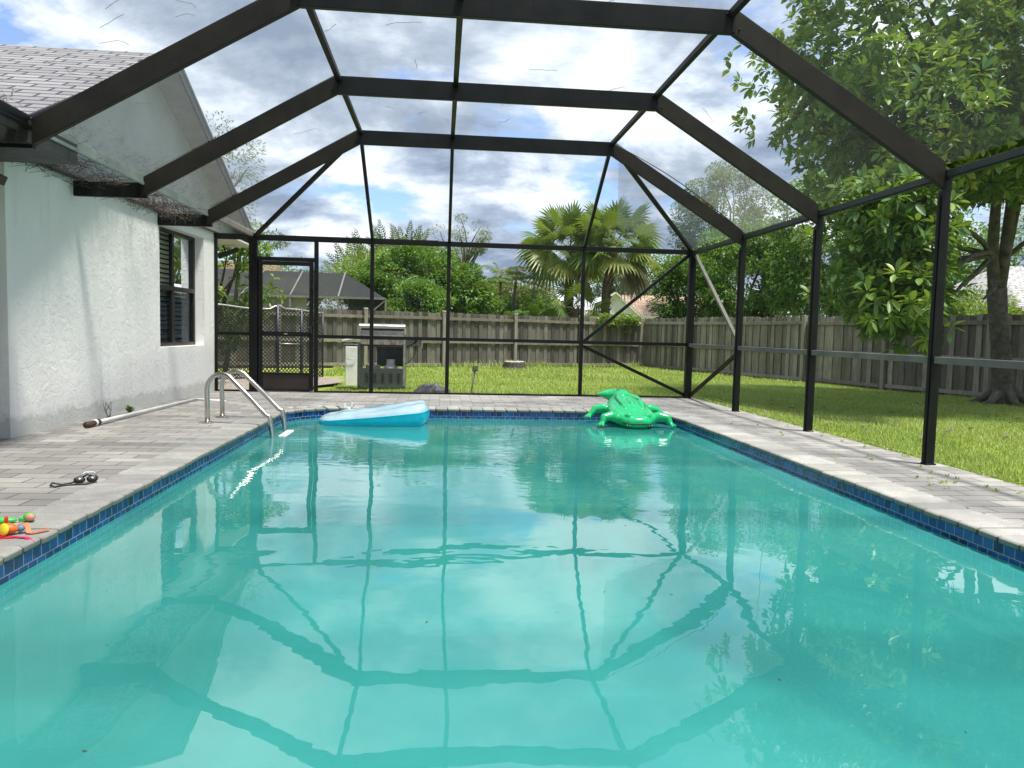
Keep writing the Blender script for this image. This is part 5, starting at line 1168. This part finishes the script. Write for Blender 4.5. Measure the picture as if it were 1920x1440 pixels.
# ================================================================== NEIGHBOURS
nb = thing('neighbour_house', 'neighbour house with tan shingle roof and white gable behind the fence', 'house', (10.5, 40, -.15))
def roofprism(mb, x0, x1, y0, y1, ze, zr, hip=0.0):
    ym = (y0 + y1) / 2; vs = [(x0, y0, ze), (x1, y0, ze), (x1, y1, ze), (x0, y1, ze), (x0 + hip, ym, zr), (x1 - hip, ym, zr)]
    mb.add(vs, [(0, 1, 5, 4), (2, 3, 4, 5), (0, 4, 3), (1, 2, 5), (0, 3, 2, 1)])
mb = MB(); roofprism(mb, 9.2, 18, 37.6, 43, 1.95, 3.16, 0.6); mb.build('roof', SHINGLE_TAN, nb, uv=lambda p: (p.x, p.y * 1.1))
MB().box((13.5, 40.3, .9), (8.2, 4.8, 2.1)).build('wall', PALE_WALL, nb)
MB().add([(6.9, 37.4, 1.75), (10.3, 37.4, 1.75), (8.75, 37.4, 3.05), (6.9, 42, 1.75), (10.3, 42, 1.75), (8.75, 42, 3.05)], [(0, 1, 2), (3, 5, 4), (0, 2, 5, 3), (1, 4, 5, 2), (0, 3, 4, 1)]).build('gable_wall', PALE_WALL, nb)
MB().bar((6.8, 37.3, 1.80), (8.75, 37.3, 3.10), .2, .07).bar((10.4, 37.3, 1.80), (8.75, 37.3, 3.10), .2, .07).build('rake_board', TRIM_WHITE, nb)
MB().box((13.6, 37.55, 1.93), (8.7, .06, .14)).box((12.0, 36.9, 2.05), (1.4, 1.2, .10)).build('fascia', TRIM_WHITE, nb)
nh = thing('neighbour_house', 'pale grey roofed house seen past the trunk at the right edge', 'house', (20, 22, -.15))
mb = MB(); roofprism(mb, 16.9, 27, 20.5, 27, 2.05, 3.6, 1.8); mb.build('roof', SHINGLE_PALE, nh, uv=lambda p: (p.x, p.y * 1.1))
MB().box((22, 23.7, .9), (9, 5.4, 2.2)).build('wall', PALE_WALL, nh)
MB().box((21.95, 20.46, 2.03), (10.1, .05, .14)).build('fascia', TRIM_WHITE, nh)
hn_ = thing('neighbour_house', 'brown roofed house partly hidden behind the neighbour screen enclosure', 'house', (-9, 34, -.15))
mb = MB(); roofprism(mb, -14, -5.6, 30.5, 36, 2.4, 3.75, 1.6); mb.build('roof', shingle('brown_shingle', (.16, .13, .07), (.24, .20, .11)), hn_, uv=lambda p: (p.x, p.y * 1.1))
MB().box((-9.8, 33.2, 1.1), (7.2, 4.6, 2.5)).build('wall', PALE_WALL, hn_)
nc = thing('screen_enclosure', 'grey hip roofed neighbour pool cage beyond the left part of the fence', 'screen enclosure', (-5, 27.5, -.15))
SM = screen_mat('far_cage_screen', .93, (.085, .09, .095), .03); SW = screen_mat('far_cage_wall_screen', .55, (.05, .06, .06), .05)
x0, x1, y0_, y1_, ze, zr = -9.5, -1.90, 26, 31, 2.03, 2.93
mb = MB(); ym = 28.5
mb.add([(x0, y0_, ze), (x1, y0_, ze), (x1 - 1.5, 27.2, zr), (x0 + 1.0, 27.2, zr + .05)], [(0, 1, 2, 3)]); mb.add([(x1, y0_, ze), (x1, y1_, ze), (x1 - 1.5, 29.8, zr), (x1 - 1.5, 27.2, zr)], [(0, 1, 2, 3)]); mb.add([(x0 + 1, 27.2, zr + .05), (x1 - 1.5, 27.2, zr), (x1 - 1.5, 29.8, zr), (x0 + 1, 29.8, zr)], [(0, 1, 2, 3)])
mb.build('roof_screen', SM, nc)
MB().quad((x0, y0_, -.1), (x1, y0_, -.1), (x1, y0_, ze), (x0, y0_, ze)).quad((x1, y0_, -.1), (x1, y1_, -.1), (x1, y1_, ze), (x1, y0_, ze)).build('wall_screen', SW, nc)
NCF = plain('grey_brown_frame', (.17, .165, .155), .6)
for x in (-8.3, -6.7, -5.1, -3.5, x1): MB().box((x, y0_ - .02, (ze - .1) / 2), (.06, .06, ze + .1)).build('post', NCF, nc)
for xa, xb in ((-6.7, -6.2), (-5.1, -4.9), (-3.5, -3.42)): MB().bar((xa, y0_, ze + .03), (xb, 27.2, zr + .03), .05, .05).build('roof_bar', NCF, nc)
MB().box(((x0 + x1) / 2, y0_ - .03, ze), (x1 - x0, .06, .07)).build('eave_beam', NCF, nc)
MB().box(((x0 + x1) / 2, y0_ - .03, 1.45), (x1 - x0, .05, .05)).build('chair_rail', TRIM_DARK, nc)
MB().bar((x1 - .04, y0_ - .04, 1.95), (x1 - .9, y0_ - .04, 1.2), .03, .04).build('brace', NCF, nc)

# ================================================================== GRASS BLADES, LITTER
def grass(n, xr, yr, hmean, wmean, mask, dens=None):
    x = rng.uniform(*xr, n); y = rng.uniform(*yr, n); k = mask(x, y); x, y = x[k], y[k]; n = len(x)
    d = np.maximum(x - 4.1, 0); e_ = np.maximum(y - 11.8, 0); zz = -.035 - .115 * np.minimum(1, np.maximum(d, e_) / 5) - .004
    bare = np.sin(x * 2.3 + 1.7 * np.sin(y * 1.1)) * np.sin(y * 2.9 + 1.3 * np.sin(x * 1.7)); kk = rng.random(n) > np.clip((bare - .45) * 1.5, 0, .7); x, y, zz = x[kk], y[kk], zz[kk]; n = len(x)
    patch = .5 + .25 * np.sin(x * 1.3 + 2 * np.sin(y * .7)) + .25 * np.sin(y * 1.9 + x * .6)
    h = hmean * rng.uniform(.5, 1.4, n) * (.7 + .5 * patch); a = rng.uniform(0, 6.28, n); ln = rng.uniform(.1, .9, n) * h
    w_ = wmean * rng.uniform(.6, 1.3, n); t = np.clip(.35 + .3 * patch + rng.normal(0, .2, n), 0, 1)
    B = np.stack([x, y, zz], 1); S = np.stack([-np.sin(a), np.cos(a), 0 * a], 1) * w_[:, None] / 2
    M_ = B + np.stack([np.cos(a) * ln * .35, np.sin(a) * ln * .35, h * .62], 1); Tp = B + np.stack([np.cos(a) * ln, np.sin(a) * ln, h], 1)
    V = np.stack([B - S, B + S, M_ + S * .7, M_ - S * .7, Tp], 1).reshape(-1, 3); b = (np.arange(n) * 5)[:, None]
    F = np.concatenate([b + np.array([[0, 1, 2]]), b + np.array([[0, 2, 3]]), b + np.array([[3, 2, 4]])], 0)
    return V, F, np.repeat(t, 5)
inside = lambda x, y: ~((x < 4.14) & (y < 11.93)) & ~((x < -1.9) & (y < 16.5))
fy = lambda x, y: (y < 23 + .37 * x - .1) & (x < 7.03 + (25.5 - y) * .35 - .1) & inside(x, y)
near = lambda x, y: fy(x, y) & (y - 1.1 * (x - 3.5) > .2)
parts_ = [grass(110000, (4.1, 9.0), (4.5, 12), .050, .0075, near), grass(90000, (4.1, 11), (9, 18), .055, .011, near), grass(90000, (-2.2, 10), (11.9, 19), .055, .012, fy), grass(60000, (-3, 10), (18, 26), .075, .02, fy),
          grass(7000, (-3, 7), (22, 26), .22, .022, lambda x, y: fy(x, y) & (y > 22.6 + .37 * x - .5 * np.abs(np.sin(x * 2.3))))]
V = np.concatenate([p[0] for p in parts_]); o_ = 0; Fs = []
for p in parts_: Fs.append(p[1] + o_); o_ += len(p[0])
o = raw_mesh('grass', V, np.concatenate(Fs), np.concatenate([p[2] for p in parts_]), GRASS); tag(o, 'short yellow green grass covering the lawn', 'grass', kind='stuff')
# weeds along the deck joints and edging
V = []; F = []; T = []
spots = [(random.uniform(-1.7, 3.6), 11.80 + random.uniform(-.02, .14)) for _ in range(150)] + [(random.uniform(3.3, 4.12), random.uniform(3.2, 11)) for _ in range(26)] + [(4.12 + random.uniform(-.02, .05), random.uniform(3, 11.6)) for _ in range(260)] + [(3.55 + random.uniform(-.15, .25), 4.9 + random.uniform(-.3, .3)) for _ in range(12)]
for (x, y) in spots:
    for k in range(9):
        a = random.uniform(0, 6.28); h = random.uniform(.006, .026); d = Vector((math.cos(a), math.sin(a), 0)); b = Vector((x, y, -.002)) + d * random.uniform(0, .015); s = Vector((-d.y, d.x, 0)) * .005
        tip = b + d * random.uniform(.006, .022) + Vector((0, 0, h)); m_ = (b + tip) / 2 + Vector((0, 0, .008)); i0 = len(V); V += [tuple(b), tuple(m_ - s), tuple(tip), tuple(m_ + s)]; F.append((i0, i0 + 1, i0 + 2, i0 + 3)); T += [random.random()] * 4
o = raw_mesh('small_weeds', np.array(V), np.array(F), np.array(T), GRASS); tag(o, 'tiny weeds sprouting between pavers and along lawn edging', 'weeds', kind='stuff')
# fallen leaves on grass
V = []; F = []; T = []
for k in range(90):
    x, y = random.uniform(4.3, 9), random.uniform(6, 13); a = random.uniform(0, 6.28); d = Vector((math.cos(a), math.sin(a), random.uniform(-.1, .3))); s = Vector((-d.y, d.x, random.uniform(-.4, .4))) * .03; b = Vector((x, y, ground_z(x, y) + .045))
    i0 = len(V); V += [tuple(b), tuple(b + d * .06 - s), tuple(b + d * .13), tuple(b + d * .06 + s)]; F.append((i0, i0 + 1, i0 + 2, i0 + 3)); T += [random.uniform(0, .5)] * 4
o = raw_mesh('fallen_leaves', np.array(V), np.array(F), np.array(T), LEAF_DEAD); tag(o, 'dry brown fallen leaves scattered on the lawn', 'leaves', kind='stuff')
# pine needles caught on the roof screens and in the gap by the wall
nd = MB()
def strand(c, plane, L_, r_=.0022):
    a = random.uniform(0, 6.28); p = Vector(c); pts_ = [plane(p)]
    for k in range(6):
        a += random.uniform(-.5, .5); p = p + Vector((math.cos(a), math.sin(a), 0)) * L_ / 6; pts_.append(plane(p))
    nd.tube(pts_, r_, 3, False)
zt = ZT + BD + .012
topp = lambda p: Vector((p.x, p.y, zt)); leftp = lambda p: Vector((p.x, p.y, 2.455 + (zt - 2.455) * (p.x + 2.90) / (KL + 2.90))); rightp = lambda p: Vector((p.x, p.y, zt + (2.42 - zt) * (p.x - KR) / (XR - KR)))
for k in range(26): strand((random.uniform(-.9, 2.0), random.uniform(3.9, 9.4), 0), topp, random.uniform(.12, .32))
for k in range(20): strand((random.uniform(-2.5, -1.2), random.uniform(4.5, 9.4), 0), leftp, random.uniform(.12, .3), .0018)
for k in range(12): strand((random.uniform(2.3, 3.6), random.uniform(4.5, 7.5), 0), rightp, random.uniform(.15, .35), .0018)
for k in range(240):
    y = random.uniform(5.7, 9.6); x = -2.88 + abs(random.gauss(0, .09)); strand((x, y, 0), leftp, random.uniform(.03, .10), .0013)
for k in range(1100):
    y = random.uniform(5.9, 10.4); c = Vector((random.uniform(wxy(y) + .04, -2.94), y, 2.36 + random.uniform(-.02, .05) + .03 * math.sin(y * 9))); pts_ = [c + Vector((random.gauss(0, .035), random.gauss(0, .045), random.uniform(-.035, .02))) * j for j in range(3)]; nd.tube(pts_, .0019, 3, False)
for k in range(150):
    y = random.uniform(7.7, 9.7); c = Vector((random.uniform(-3.3, -2.95), y, 2.33)); pts_ = [c, c + Vector((random.gauss(0, .02), random.gauss(0, .02), -random.uniform(.02, .06))), c + Vector((random.gauss(0, .04), random.gauss(0, .04), -random.uniform(.05, .12)))]; nd.tube(pts_, .0022, 3, False)
for k in range(60):
    y = random.uniform(4.6, 5.7); strand((-3.05 + random.uniform(-.3, .1), y, 0), lambda p: Vector((p.x, p.y, 2.50 + random.uniform(0, .05))), .2, .002)
o = nd.build('pine_needles', NEEDLE); tag(o, 'brown pine needles caught on the roof screens and eave gap', 'pine needles', kind='stuff')
V = []; F = []; T = []
for k in range(70):
    x, y = random.uniform(-1.7, 2.8), random.uniform(1.4, 9.2); a = random.uniform(0, 6.28); l_ = random.uniform(.004, .012) if k % 12 else .035; d = Vector((math.cos(a), math.sin(a), 0)); q = Vector((-d.y, d.x, 0)) * min(.004, l_ * .4); b = Vector((x, y, WZ + .0015))
    i0 = len(V); V += [tuple(b - d * l_), tuple(b - q), tuple(b + d * l_), tuple(b + q)]; F.append((i0, i0 + 1, i0 + 2, i0 + 3)); T += [0] * 4
o = raw_mesh('floating_debris', np.array(V), np.array(F), np.array(T), NEEDLE); tag(o, 'tiny dark leaf bits floating on the pool water', 'debris', kind='stuff')
# thin cable hanging from eave rail
o = MB().tube([(XR - .03, 8.62, H - .03), (XR - .035, 8.64, 1.8), (XR - .03, 8.66, 1.3), (XR - .035, 8.67, 1.02)], .0035, 5).build('hanging_cord', BLACK); tag(o, 'thin black cord hanging from the right eave rail', 'cord')
